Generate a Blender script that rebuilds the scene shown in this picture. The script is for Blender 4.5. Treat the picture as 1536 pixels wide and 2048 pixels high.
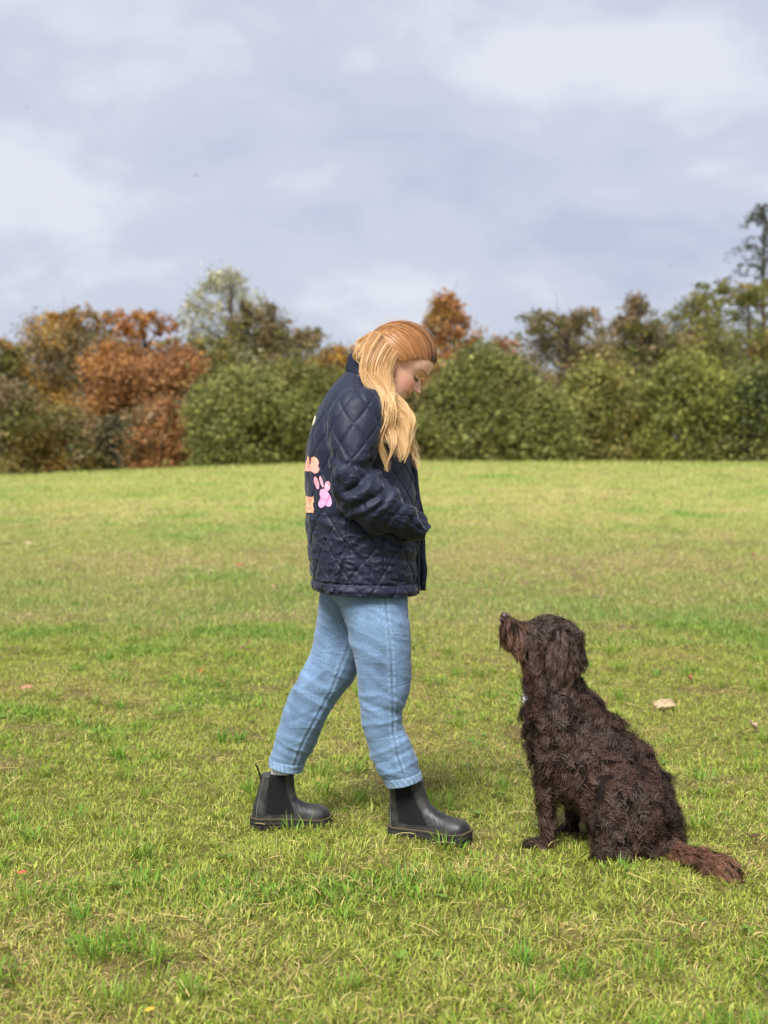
import bpy, math, random
import numpy as np
from mathutils import Vector, Matrix

scene = bpy.context.scene
for o in list(bpy.data.objects):
    bpy.data.objects.remove(o, do_unlink=True)
C = scene.collection
rad = math.radians

# ------------------------------------------------------------------ camera
FOC, HOR, CAMH = 2700.0, 915.0, 1.24        # focal length and horizon row in photograph pixels, eye height in metres
cam_d = bpy.data.cameras.new('camera')
cam = bpy.data.objects.new('camera', cam_d)
C.objects.link(cam)
cam.location = (0, 0, CAMH)
cam.rotation_euler = (rad(90), 0, 0)
cam_d.sensor_fit = 'VERTICAL'
cam_d.sensor_height = 36.0
cam_d.lens = FOC / 2048 * 36.0
cam_d.shift_y = -(1024 - HOR) / 2048
cam_d.clip_start = 0.05
cam_d.clip_end = 3000
cam_d.dof.use_dof = True
cam_d.dof.focus_distance = 4.18
cam_d.dof.aperture_fstop = 3.2
scene.camera = cam

# ------------------------------------------------------------------ sky, sun, exposure
SUN_EL, SUN_AZ = rad(52), rad(200)          # azimuth measured from +Y towards +X: light comes over the camera's left shoulder
world = bpy.data.worlds.new('World')
scene.world = world
world.use_nodes = True
wn, wl = world.node_tree.nodes, world.node_tree.links
wn.clear()
w_out = wn.new('ShaderNodeOutputWorld')
bg = wn.new('ShaderNodeBackground')
sky = wn.new('ShaderNodeTexSky')
sky.sky_type = 'NISHITA'
sky.sun_disc = False
sky.sun_elevation = SUN_EL
sky.sun_rotation = SUN_AZ
sky.air_density = 1.0
sky.dust_density = 2.0
tc = wn.new('ShaderNodeTexCoord')
sep = wn.new('ShaderNodeSeparateXYZ')
wl.new(tc.outputs['Generated'], sep.inputs[0])

def wmath(op, a, b=None, c=None):
    n = wn.new('ShaderNodeMath'); n.operation = op
    for i, v in enumerate((a, b, c)):
        if v is None: continue
        if isinstance(v, (int, float)): n.inputs[i].default_value = v
        else: wl.new(v, n.inputs[i])
    return n.outputs[0]
# cloud layer: direction projected on a high flat deck (softened towards the horizon)
zz = wmath('ADD', wmath('ABSOLUTE', sep.outputs[2]), 0.36)
cu = wmath('DIVIDE', sep.outputs[0], zz)
cv = wmath('DIVIDE', sep.outputs[1], zz)
comb = wn.new('ShaderNodeCombineXYZ')
wl.new(cu, comb.inputs[0]); wl.new(cv, comb.inputs[1])

def wnoise(scale, detail, rough, dist, off):
    m = wn.new('ShaderNodeMapping'); m.inputs['Location'].default_value = off
    wl.new(comb.outputs[0], m.inputs[0])
    n = wn.new('ShaderNodeTexNoise'); n.noise_dimensions = '3D'
    n.inputs['Scale'].default_value = scale; n.inputs['Detail'].default_value = detail
    n.inputs['Roughness'].default_value = rough; n.inputs['Distortion'].default_value = dist
    wl.new(m.outputs[0], n.inputs['Vector'])
    return n.outputs['Fac']
n_big = wnoise(2.1, 3.0, 0.5, 0.2, (3.1, 1.7, 0.4))
n_mid = wnoise(5.0, 5.0, 0.55, 0.3, (7.3, 0.2, 2.0))
mix1 = wmath('MULTIPLY_ADD', n_big, 0.55, wmath('MULTIPLY', n_mid, 0.45))
ramp = wn.new('ShaderNodeValToRGB')
ramp.color_ramp.interpolation = 'EASE'
e = ramp.color_ramp.elements
e[0].position = 0.37; e[0].color = (0.505, 0.558, 0.70, 1)
e[1].position = 0.64; e[1].color = (0.765, 0.793, 0.875, 1)
em = e.new(0.50); em.color = (0.602, 0.643, 0.765, 1)
wl.new(mix1, ramp.inputs[0])
CLOUD = 0.222
cl = wn.new('ShaderNodeVectorMath'); cl.operation = 'SCALE'; cl.inputs['Scale'].default_value = CLOUD
wl.new(ramp.outputs[0], cl.inputs[0])
sk = wn.new('ShaderNodeVectorMath'); sk.operation = 'SCALE'; sk.inputs['Scale'].default_value = 0.05
wl.new(sky.outputs[0], sk.inputs[0])
mx = wn.new('ShaderNodeMix'); mx.data_type = 'RGBA'
mx.inputs['Factor'].default_value = 0.95
wl.new(sk.outputs[0], mx.inputs['A']); wl.new(cl.outputs[0], mx.inputs['B'])
wl.new(mx.outputs['Result'], bg.inputs['Color'])
bg.inputs['Strength'].default_value = 1.0
wl.new(bg.outputs[0], w_out.inputs['Surface'])

sun_d = bpy.data.lights.new('sun', 'SUN')
sun_d.energy = 1.5
sun_d.angle = rad(26)
sun_d.color = (1.0, 0.975, 0.94)
sun = bpy.data.objects.new('sun', sun_d)
C.objects.link(sun)
sdir = Vector((math.sin(SUN_AZ) * math.cos(SUN_EL), math.cos(SUN_AZ) * math.cos(SUN_EL), math.sin(SUN_EL)))
sun.rotation_euler = sdir.to_track_quat('Z', 'Y').to_euler()
sun.location = sdir * 50

vs = scene.view_settings
vs.view_transform = 'Standard'
vs.look = 'None'
vs.gamma = 1.0
vs.use_curve_mapping = False
vs.exposure = 2.18
scene.cycles.max_bounces = 6
scene.cycles.diffuse_bounces = 3
scene.cycles.glossy_bounces = 2
scene.cycles.transmission_bounces = 4
scene.cycles.sample_clamp_indirect = 6.0

# ------------------------------------------------------------------ helpers
rng = np.random.default_rng(11)

def P(px, py, d):
    """photograph pixel + distance -> point of the place"""
    return np.array([(px - 768) * d / FOC, d, CAMH - (py - HOR) * d / FOC])

def toPX(v):
    v = np.asarray(v)
    return 768 + v[..., 0] * FOC / v[..., 1], HOR - (v[..., 2] - CAMH) * FOC / v[..., 1]

def _h(ix, iy, iz, seed):
    n = (ix * 374761393 + iy * 668265263 + iz * 2147483647 + seed * 974634777) & 0xFFFFFFFF
    n = ((n ^ (n >> 13)) * 1274126177) & 0xFFFFFFFF
    n = (n ^ (n >> 16)) & 0xFFFFFFFF
    return n.astype(np.float64) / 4294967295.0

def vnoise(p, scale=1.0, seed=0):
    """smooth value noise, 0..1, p (...,2|3)"""
    p = np.asarray(p, float) * scale
    if p.shape[-1] == 2:
        p = np.concatenate([p, np.zeros(p.shape[:-1] + (1,))], -1)
    i = np.floor(p).astype(np.int64); f = p - i
    f = f * f * (3 - 2 * f)
    r = 0
    for dx in (0, 1):
        wx = f[..., 0] if dx else 1 - f[..., 0]
        for dy in (0, 1):
            wy = f[..., 1] if dy else 1 - f[..., 1]
            for dz in (0, 1):
                wz = f[..., 2] if dz else 1 - f[..., 2]
                r = r + wx * wy * wz * _h(i[..., 0] + dx, i[..., 1] + dy, i[..., 2] + dz, seed)
    return r

def fbm(p, scale=1.0, seed=0, octv=3, gain=0.5):
    r = 0; a = 1; t = 0
    for k in range(octv):
        r = r + a * vnoise(p, scale * 2 ** k, seed + 17 * k); t += a; a *= gain
    return r / t

def sstep(a, b, x):
    t = np.clip((x - a) / (b - a), 0, 1)
    return t * t * (3 - 2 * t)

def mesh_np(name, verts, faces=None, tris=None, quads=None, smooth=False, mats=(), cols=None, colname='Col'):
    """mesh from numpy arrays; tris (n,3) and quads (m,4) may be combined"""
    verts = np.asarray(verts, np.float32).reshape(-1, 3)
    me = bpy.data.meshes.new(name)
    loops = []; starts = []; n0 = 0
    for a in (tris, quads):
        if a is None or len(a) == 0: continue
        a = np.asarray(a, np.int32)
        k = a.shape[1]
        starts.append(n0 + np.arange(len(a), dtype=np.int32) * k)
        loops.append(a.ravel()); n0 += a.size
    loops = np.concatenate(loops); starts = np.concatenate(starts)
    me.vertices.add(len(verts)); me.vertices.foreach_set('co', verts.ravel())
    me.loops.add(len(loops)); me.loops.foreach_set('vertex_index', loops)
    me.polygons.add(len(starts)); me.polygons.foreach_set('loop_start', starts)
    me.update(calc_edges=True)
    if smooth:
        me.polygons.foreach_set('use_smooth', np.ones(len(starts), bool))
    if cols is not None:
        ca = me.color_attributes.new(colname, 'FLOAT_COLOR', 'POINT')
        c4 = np.ones((len(verts), 4), np.float32); c4[:, :3] = cols
        ca.data.foreach_set('color', c4.ravel())
    for m in mats: me.materials.append(m)
    return me

def link(name, me, parent=None, label=None, cat=None, group=None, kind=None):
    o = bpy.data.objects.new(name, me)
    C.objects.link(o)
    if parent is not None: o.parent = parent
    if label: o['label'] = label
    if cat: o['category'] = cat
    if group: o['group'] = group
    if kind: o['kind'] = kind
    return o

def grid_quads(nv, nu, closed=True):
    """quads of an (nv, nu) vertex grid; u wraps round when closed"""
    i = np.arange(nv - 1)[:, None]; j = np.arange(nu if closed else nu - 1)[None, :]
    j2 = (j + 1) % nu
    a = i * nu + j; b = i * nu + j2; c = (i + 1) * nu + j2; d = (i + 1) * nu + j
    return np.stack([a, b, c, d], -1).reshape(-1, 4)

def cspline(pts, n, ends='open'):
    """centripetal-ish cubic through pts (k,m), n samples even in chord length"""
    pts = np.asarray(pts, float)
    d = np.linalg.norm(np.diff(pts, axis=0), axis=1) + 1e-9
    t = np.concatenate([[0], np.cumsum(d)])
    return cinterp(t, pts, np.linspace(0, t[-1], n))

def cinterp(t, y, x):
    """monotone-ish cubic Hermite (limited finite-difference tangents)"""
    t = np.asarray(t, float); y = np.asarray(y, float)
    one = y.ndim == 1
    if one: y = y[:, None]
    h = np.diff(t)[:, None]; s = np.diff(y, axis=0) / h
    m = np.zeros_like(y)
    if len(t) > 2:
        m[1:-1] = (s[:-1] * h[1:] + s[1:] * h[:-1]) / (h[1:] + h[:-1])
    m[0] = s[0]; m[-1] = s[-1]
    k = np.clip(np.searchsorted(t, x, side='right') - 1, 0, len(t) - 2)
    hh = h[k]; u = ((x - t[k])[:, None]) / hh
    r = ((2 * u**3 - 3 * u**2 + 1) * y[k] + (u**3 - 2 * u**2 + u) * hh * m[k]
         + (-2 * u**3 + 3 * u**2) * y[k + 1] + (u**3 - u**2) * hh * m[k + 1])
    return r[:, 0] if one else r

def loft_pairs(rows, nv, nu, power=2.0):
    """rows: (Lx, Ly, Rx, Ry, depth_centre, half_depth) with L/R the two edges seen in the photograph.
    returns grid (nv,nu,3), arc length s (nv,), angle th (nu,).  th=0 at R, th=-pi/2 towards the camera"""
    rows = np.asarray(rows, float)
    ctr = np.stack([(rows[:, 0] + rows[:, 2]) / 2, (rows[:, 1] + rows[:, 3]) / 2], 1)
    d = np.linalg.norm(np.diff(ctr, axis=0), axis=1) + 1e-6
    t = np.concatenate([[0], np.cumsum(d)])
    x = np.linspace(0, t[-1], nv)
    r = cinterp(t, rows, x)
    th = np.arange(nu) / nu * 2 * np.pi
    c, s_ = np.cos(th), np.sin(th)
    e = 2.0 / power
    c = np.sign(c) * np.abs(c) ** e; s_ = np.sign(s_) * np.abs(s_) ** e
    d = r[:, 4]
    L = np.stack([(r[:, 0] - 768) * d / FOC, d, CAMH - (r[:, 1] - HOR) * d / FOC], 1)
    R = np.stack([(r[:, 2] - 768) * d / FOC, d, CAMH - (r[:, 3] - HOR) * d / FOC], 1)
    ce = (L + R) / 2; ha = (R - L) / 2
    V = ce[:, None, :] + c[None, :, None] * ha[:, None, :]
    V[..., 1] += s_[None, :] * r[:, 5][:, None]
    cl_ = np.linalg.norm(np.diff(ce, axis=0), axis=1)
    s = np.concatenate([[0], np.cumsum(cl_)])
    return V, s, th

def grid_normals(V, closed=True):
    if closed:
        du = np.roll(V, -1, 1) - np.roll(V, 1, 1)
    else:
        du = np.gradient(V, axis=1)
    dv = np.gradient(V, axis=0)
    n = np.cross(du, dv)
    n /= np.linalg.norm(n, axis=-1, keepdims=True) + 1e-12
    ce = V.mean(1, keepdims=True)
    sg = np.sign(((V - ce) * n).sum(-1).mean())
    return n * (sg if sg != 0 else 1)

def caps(V, base=0):
    """fan tris closing both ends of a closed grid; returns extra verts and tris"""
    nv, nu = V.shape[:2]
    ex = np.stack([V[0].mean(0), V[-1].mean(0)])
    i0 = base + nv * nu
    j = np.arange(nu); j2 = (j + 1) % nu
    t0 = np.stack([np.full(nu, i0), base + j2, base + j], 1)
    t1 = np.stack([np.full(nu, i0 + 1), base + (nv - 1) * nu + j, base + (nv - 1) * nu + j2], 1)
    return ex, np.concatenate([t0, t1])

def grid_mesh(name, V, closed=True, cap=False, mats=(), cols=None):
    nv, nu = V.shape[:2]
    q = grid_quads(nv, nu, closed)
    vv = V.reshape(-1, 3); tr = None
    if cap:
        ex, tr = caps(V); vv = np.concatenate([vv, ex])
        if cols is not None: cols = np.concatenate([cols.reshape(-1, 3), cols.reshape(-1, 3)[[0, -1]]])
    return mesh_np(name, vv, tris=tr, quads=q, smooth=True, mats=mats, cols=None if cols is None else cols.reshape(-1, 3))

def tube(path, radii, ns=6):
    """tapered tube along path (k,3) -> verts, quads"""
    path = np.asarray(path, float); k = len(path)
    tg = np.gradient(path, axis=0); tg /= np.linalg.norm(tg, axis=1, keepdims=True) + 1e-9
    ref = np.where(np.abs(tg[:, 2:3]) > 0.9, np.array([[1., 0, 0]]), np.array([[0, 0, 1.]]))
    a = np.cross(tg, ref); a /= np.linalg.norm(a, axis=1, keepdims=True) + 1e-9
    b = np.cross(tg, a)
    th = np.arange(ns) / ns * 2 * np.pi
    V = path[:, None] + (np.cos(th)[None, :, None] * a[:, None] + np.sin(th)[None, :, None] * b[:, None]) * np.asarray(radii, float)[:, None, None]
    return V.reshape(-1, 3), grid_quads(k, ns)

class Bag:
    """collects closed pieces to be fused into one skin"""
    def __init__(s): s.v = []; s.q = []; s.t = []; s.n = 0
    def grid(s, V, cap=True):
        nv, nu = V.shape[:2]
        s.v.append(V.reshape(-1, 3)); s.q.append(grid_quads(nv, nu) + s.n)
        k = nv * nu
        if cap:
            ex, tr = caps(V, s.n); s.v.append(ex); s.t.append(tr); k += 2
        s.n += k
    def ell(s, c, r, rot=None, nv=24, nu=32):
        ph = np.linspace(0.02, np.pi - 0.02, nv)[:, None]; th = np.linspace(0, 2 * np.pi, nu, endpoint=False)[None]
        V = np.stack([np.sin(ph) * np.cos(th), np.sin(ph) * np.sin(th), np.cos(ph) + 0 * th], -1) * np.asarray(r)
        if rot is not None: V = V @ np.array(rot.to_3x3()).T
        s.grid(V + np.asarray(c))
    def raw(s):
        return np.concatenate(s.v), (np.concatenate(s.t) if s.t else None), np.concatenate(s.q)

def fuse(bag, voxel, smooth_it=6, fac=0.5):
    """voxel-remesh the collected pieces into one continuous surface; returns verts, polys(quads)"""
    v, t, q = bag.raw()
    me = mesh_np('tmp', v, tris=t, quads=q)
    o = bpy.data.objects.new('tmp', me); C.objects.link(o)
    m = o.modifiers.new('r', 'REMESH'); m.mode = 'VOXEL'; m.voxel_size = voxel
    if smooth_it:
        s = o.modifiers.new('s', 'SMOOTH'); s.factor = fac; s.iterations = smooth_it
    dg = bpy.context.evaluated_depsgraph_get()
    ev = o.evaluated_get(dg); em_ = ev.to_mesh()
    vv = np.empty(len(em_.vertices) * 3, np.float32); em_.vertices.foreach_get('co', vv)
    lp = np.empty(len(em_.loops), np.int32); em_.loops.foreach_get('vertex_index', lp)
    lt = np.empty(len(em_.polygons), np.int32); em_.polygons.foreach_get('loop_total', lt)
    nn = np.empty(len(em_.vertices) * 3, np.float32); em_.vertex_normals.foreach_get('vector', nn)
    ev.to_mesh_clear()
    bpy.data.objects.remove(o, do_unlink=True); bpy.data.meshes.remove(me)
    assert (lt == 4).all()
    return vv.reshape(-1, 3).astype(float), lp.reshape(-1, 4), nn.reshape(-1, 3).astype(float)

# ------------------------------------------------------------------ materials
def mat(name, col=(0.5, 0.5, 0.5), rough=0.6, spec=0.4, attr=None):
    m = bpy.data.materials.new(name); m.use_nodes = True
    n = m.node_tree.nodes; b = n['Principled BSDF']
    b.inputs['Base Color'].default_value = (*col, 1)
    b.inputs['Roughness'].default_value = rough
    b.inputs['Specular IOR Level'].default_value = spec
    if attr:
        a = n.new('ShaderNodeVertexColor'); a.layer_name = attr
        m.node_tree.links.new(a.outputs[0], b.inputs['Base Color'])
    return m

def add_bump(m, scale, strength, dist=0.002, detail=4, coord='Object', stretch=None):
    n, l = m.node_tree.nodes, m.node_tree.links
    t = n.new('ShaderNodeTexCoord'); x = n.new('ShaderNodeTexNoise')
    x.inputs['Scale'].default_value = scale; x.inputs['Detail'].default_value = detail
    src = t.outputs[coord]
    if stretch:
        mp = n.new('ShaderNodeMapping'); mp.inputs['Scale'].default_value = stretch
        l.new(src, mp.inputs[0]); src = mp.outputs[0]
    l.new(src, x.inputs['Vector'])
    b = n.new('ShaderNodeBump'); b.inputs['Strength'].default_value = strength; b.inputs['Distance'].default_value = dist
    l.new(x.outputs['Fac'], b.inputs['Height'])
    l.new(b.outputs[0], n['Principled BSDF'].inputs['Normal'])
    return x

def leaf_mat(name, attr='Col', trans=0.35, rough=0.55, spec=0.25):
    m = mat(name, rough=rough, spec=spec, attr=attr)
    n, l = m.node_tree.nodes, m.node_tree.links
    p = n['Principled BSDF']; out = n['Material Output']
    a = [x for x in n if x.type == 'VERTEX_COLOR'][0]
    t = n.new('ShaderNodeBsdfTranslucent'); l.new(a.outputs[0], t.inputs[0])
    mxs = n.new('ShaderNodeMixShader'); mxs.inputs[0].default_value = trans
    l.new(p.outputs[0], mxs.inputs[1]); l.new(t.outputs[0], mxs.inputs[2])
    l.new(mxs.outputs[0], out.inputs['Surface'])
    return m

# ================================================================== GROUND
def terrain(x, y):
    x = np.asarray(x, float); y = np.asarray(y, float)
    t = np.clip((y - 6) / 38.0, 0, 1)
    z = 1.126 * t ** 1.2
    tilt = 0.46 * np.clip((-x - 0.5) / 12.0, 0, 2.2) ** 1.25 * t
    z = z - tilt
    b = np.clip(y - 41, 0, None)
    z = z - 0.0052 * np.minimum(b, 14) ** 2 - np.clip(b - 14, 0, 5) * 0.03 + np.clip(y - 61, 0, 26) * 0.10
    p = np.stack([x, y], -1)
    near = 1 - sstep(8, 24, y)
    z = z + (fbm(p, 1.1, 5, 2) - 0.5) * 0.05 * near + (vnoise(p, 5.0, 8) - 0.5) * 0.014 * near
    z = z + (fbm(p, 0.16, 31, 2) - 0.5) * 0.10 * sstep(9, 20, y) * (1 - 0.6 * sstep(30, 42, y))
    return z
# flatten the small relief where the walkers stand so that soles meet the turf
Z_OFF = float(np.mean(terrain(np.array([-0.3, 0.0, 0.5, 0.8]), np.array([4.5, 4.4, 4.3, 4.2]))))
def ground_z(x, y):
    return terrain(x, y) - Z_OFF * (1 - sstep(8, 24, np.asarray(y, float)))

def row_to_y(px, py):
    """distance at which the turf is seen at this place of the picture"""
    ys = np.linspace(2.5, 43, 4000); xs = (px - 768) * ys / FOC
    rows_ = HOR + (CAMH - ground_z(xs, ys)) * FOC / ys
    return float(ys[np.argmin(np.abs(rows_ - py))])

TRACK = np.array([[(px_ - 768) * row_to_y(px_, py_) / FOC, row_to_y(px_, py_)] for px_, py_ in ((1130, 975), (1010, 1040), (950, 1130), (905, 1300), (880, 1480))])
def track_dist(x, y):
    best = np.full(np.shape(x), 1e9)
    for a, b in zip(TRACK[:-1], TRACK[1:]):
        ab = b - a; t = np.clip(((x - a[0]) * ab[0] + (y - a[1]) * ab[1]) / (ab ** 2).sum(), 0, 1)
        best = np.minimum(best, np.hypot(x - a[0] - t * ab[0], (y - a[1] - t * ab[1])))
    return best

def turf_fields(x, y):
    """patchiness of the sward: lush, straw, bare (all 0..1)"""
    p = np.stack([x, y], -1)
    k = 1 - sstep(7, 14, y) * 0.45                       # patches read larger far away
    a = fbm(p, 1.3, 41, 3); a2 = vnoise(p, 4.2, 77); a3 = fbm(p * np.array([0.35, 0.6]), 0.55, 19, 3)
    lush = sstep(0.52, 0.78, 0.55 * a + 0.25 * a2 + 0.30 * a3 - 0.03)
    s1 = fbm(p, 1.7, 91, 3); s2 = vnoise(p, 6.5, 13); s3 = fbm(p * np.array([0.3, 0.7]), 0.6, 57, 3)
    straw = sstep(0.46, 0.70, 0.5 * s1 + 0.25 * s2 + 0.32 * s3 - 0.03) * (1 - 0.7 * lush)
    tr_ = np.exp(-(track_dist(x, y) / (.35 + .035 * y)) ** 2) * (.35 + .9 * vnoise(p, 2.3, 88))
    straw = np.clip(straw + .55 * tr_, 0, 1); lush = lush * (1 - .7 * np.clip(tr_, 0, 1))
    b1 = fbm(p, 3.1, 23, 2)
    bare = sstep(0.61, 0.78, 0.75 * b1 + 0.25 * s2) * (1 - lush)
    return lush, straw, bare

GREEN = np.array([0.205, 0.295, 0.028]); LUSH = np.array([0.130, 0.285, 0.030])
YELL = np.array([0.400, 0.398, 0.074]); STRAW = np.array([0.500, 0.400, 0.150]); SOIL = np.array([0.120, 0.080, 0.038])

def ground_sheet():
    xs = np.concatenate([np.linspace(-900, -32, 14), np.linspace(-30, -5, 30), np.linspace(-4.8, 4.8, 90), np.linspace(5, 30, 30), np.linspace(32, 900, 14)])
    ys = np.concatenate([np.linspace(-300, -2, 12), np.linspace(-1, 9, 90), np.linspace(9.2, 60, 80), np.linspace(62, 170, 16), np.linspace(190, 1500, 14)])
    X, Y = np.meshgrid(xs, ys)
    V = np.stack([X, Y, ground_z(X, Y)], -1)
    lush, straw, bare = turf_fields(X, Y)
    c = YELL * np.array([.78, .78, 1.1]) + 0 * X[..., None]
    c = c + (LUSH - c) * lush[..., None] * 0.8
    c = c + (STRAW * 0.8 - c) * straw[..., None] * 0.6
    c = c + (SOIL - c) * bare[..., None] * 0.6
    near = (1 - sstep(9, 26, Y))[..., None]                 # bare earth and thatch show between real blades; far off the sward closes
    c = c * (1 - near) + (SOIL * 0.40 + 0.38 * c) * near
    m = mat('turf_soil', rough=0.95, spec=0.1, attr='Col')
    n, l = m.node_tree.nodes, m.node_tree.links
    a = [q for q in n if q.type == 'VERTEX_COLOR'][0]
    nz = n.new('ShaderNodeTexNoise'); nz.inputs['Scale'].default_value = 9.0; nz.inputs['Detail'].default_value = 8
    t = n.new('ShaderNodeTexCoord'); l.new(t.outputs['Object'], nz.inputs['Vector'])
    rm = n.new('ShaderNodeMapRange'); rm.inputs['From Min'].default_value = 0.3; rm.inputs['From Max'].default_value = 0.7
    rm.inputs['To Min'].default_value = 0.7; rm.inputs['To Max'].default_value = 1.25
    l.new(nz.outputs['Fac'], rm.inputs['Value'])
    sc_ = n.new('ShaderNodeVectorMath'); sc_.operation = 'SCALE'
    l.new(a.outputs[0], sc_.inputs[0]); l.new(rm.outputs[0], sc_.inputs['Scale'])
    l.new(sc_.outputs[0], n['Principled BSDF'].inputs['Base Color'])
    bp = n.new('ShaderNodeBump'); bp.inputs['Strength'].default_value = 0.8; bp.inputs['Distance'].default_value = 0.01
    n2 = n.new('ShaderNodeTexNoise'); n2.inputs['Scale'].default_value = 90; n2.inputs['Detail'].default_value = 4
    l.new(t.outputs['Object'], n2.inputs['Vector']); l.new(n2.outputs['Fac'], bp.inputs['Height'])
    l.new(bp.outputs[0], n['Principled BSDF'].inputs['Normal'])
    me = grid_mesh('ground', V, closed=False, mats=(m,), cols=c)
    link('ground', me, kind='structure', label='wide mown grass field rising gently to a low crest')
ground_sheet()

GRASS_M = leaf_mat('grass_blade', trans=0.30, rough=0.5, spec=0.3)

def sample_wedge(n, y0, y1, pw):
    """points in the field in front of the camera, density falling as y**-pw"""
    u = rng.random(n * 2)
    # numeric inverse of the weight (width(y) * y**-pw)
    g = np.linspace(y0, y1, 2000); w = (0.65 * g + 1.2) * g ** -pw
    cdf = np.cumsum(w); cdf /= cdf[-1]
    y = np.interp(u[:n], cdf, g)
    x = (rng.random(n) * 2 - 1) * (0.325 * y + 0.60)
    wide = rng.random(n) < .16                                # thinner sward beyond the edges of the view
    x = np.where(wide, x * (1 + 1.2 * rng.random(n) ** 1.5), x)
    return x, y

def blade_colors(n, lush, straw, bare, kind_dead):
    r = rng.random((n, 1))
    c = GREEN + (YELL - GREEN) * np.clip(rng.random((n, 1)) * 1.15 - 0.1, 0, 1)
    lm = (rng.random(n) < lush * 0.9)[:, None]
    c = np.where(lm, LUSH + (GREEN - LUSH) * rng.random((n, 1)), c)
    d = STRAW * (0.65 + 0.6 * r) + np.array([0.04, -0.01, -0.02]) * (rng.random((n, 1)) - 0.4)
    c = np.where(kind_dead[:, None], d, c)
    br = rng.random(n) < 0.07 + 0.35 * bare
    c = np.where((br & kind_dead)[:, None], np.array([0.20, 0.125, 0.055]) * (0.6 + 0.7 * r), c)
    return c * (0.60 + 0.76 * rng.random((n, 1)))

def grass_near(n, y0, y1, pw, wmul=1.0, hmul=1.0):
    x, y = sample_wedge(n, y0, y1, pw)
    lush, straw, bare = turf_fields(x, y)
    keep = rng.random(n) > bare * 0.55
    x, y, lush, straw, bare = (q[keep] for q in (x, y, lush, straw, bare)); n = len(x)
    # tufts: pull some blades together
    z = ground_z(x, y)
    dead = rng.random(n) < 0.06 + 0.32 * straw + 0.25 * bare
    tall = vnoise(np.stack([x, y], -1), 7.0, 3)
    hgt = (0.015 + 0.020 * rng.random(n) + 0.026 * lush * rng.random(n) + 0.020 * tall * rng.random(n)) * hmul
    hgt *= 1 - 0.35 * bare
    lean = np.where(dead, 1.0 + 0.5 * rng.random(n), 0.30 + 1.10 * rng.random(n) ** 0.8)   # angle from upright
    hgt = np.where(dead, hgt * (0.8 + 0.6 * rng.random(n)), hgt)
    # neighbouring blades lean alike
    base_az = vnoise(np.stack([x, y], -1), 9.0, 66) * 12.6
    az = np.where(rng.random(n) < 0.45, base_az + rng.normal(0, 0.8, n), rng.random(n) * 6.283)
    w = (0.0010 + 0.0009 * rng.random(n) + 0.0007 * lush * rng.random(n)) * wmul
    w = np.where(dead, w * .75, w)
    broad = rng.random(n) < 0.012
    w = np.where(broad & ~dead, w * 2.6, w)
    dx, dy = np.cos(az), np.sin(az)
    sx, sy = -dy, dx
    bend = rng.normal(0.35, 0.35, n)
    l1 = lean * 0.75; l2 = np.clip(lean + 0.55 * bend, 0, 1.75)
    z0 = z - 0.004 + np.where(dead, 0.014 * rng.random(n), 0)
    h1 = hgt * 0.55; h2 = hgt * 0.55
    p0 = np.stack([x, y, z0], -1)
    p1 = p0 + np.stack([dx * np.sin(l1) * h1, dy * np.sin(l1) * h1, np.cos(l1) * h1], -1)
    p2 = p1 + np.stack([dx * np.sin(l2) * h2, dy * np.sin(l2) * h2, np.cos(l2) * h2], -1)
    side = np.stack([sx, sy, rng.normal(0, 0.35, n)], -1)
    ww = w[:, None] * side
    V = np.stack([p0, p1 + ww * 1.15, p2, p1 - ww * 1.15], 1)          # lance-shaped blade folded at its middle
    b = (np.arange(n) * 4)[:, None]
    tris = np.concatenate([b + np.array([[0, 1, 3]]), b + np.array([[3, 1, 2]])]); quads = np.zeros((0, 4), int)
    c = blade_colors(n, lush, straw, bare, dead)
    cc = np.repeat(c[:, None, :], 4, 1)
    return V.reshape(-1, 3), tris, quads, cc.reshape(-1, 3)

def grass_far(n, y0, y1, pw):
    x, y = sample_wedge(n, y0, y1, pw)
    lush, straw, bare = turf_fields(x, y)
    z = ground_z(x, y)
    dead = rng.random(n) < 0.06 + 0.45 * straw + 0.2 * bare
    hgt = (0.022 + 0.03 * rng.random(n) + 0.02 * lush) * (1 + 0.012 * y) * (1 + 1.3 * sstep(38, 43, y) * rng.random(n))
    w = (0.0022 + 0.002 * rng.random(n)) * (y / 9.0) ** 0.9
    az = rng.random(n) * 6.283; lean = np.where(dead, 1.15, 0.3 + 0.8 * rng.random(n))
    a2 = rng.random(n) * 3.14
    side = np.stack([np.cos(a2), np.sin(a2) * 0.6, 0 * a2], -1) * w[:, None]
    p0 = np.stack([x, y, z - 0.003], -1)
    p1 = p0 + np.stack([np.cos(az) * np.sin(lean) * hgt, np.sin(az) * np.sin(lean) * hgt, np.cos(lean) * hgt], -1)
    V = np.stack([p0 - side, p0 + side, p1], 1)
    tris = (np.arange(n) * 3)[:, None] + np.array([[0, 1, 2]])
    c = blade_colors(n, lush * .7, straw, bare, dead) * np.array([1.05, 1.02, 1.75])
    return V.reshape(-1, 3), tris, np.repeat(c[:, None], 3, 1).reshape(-1, 3)

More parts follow.
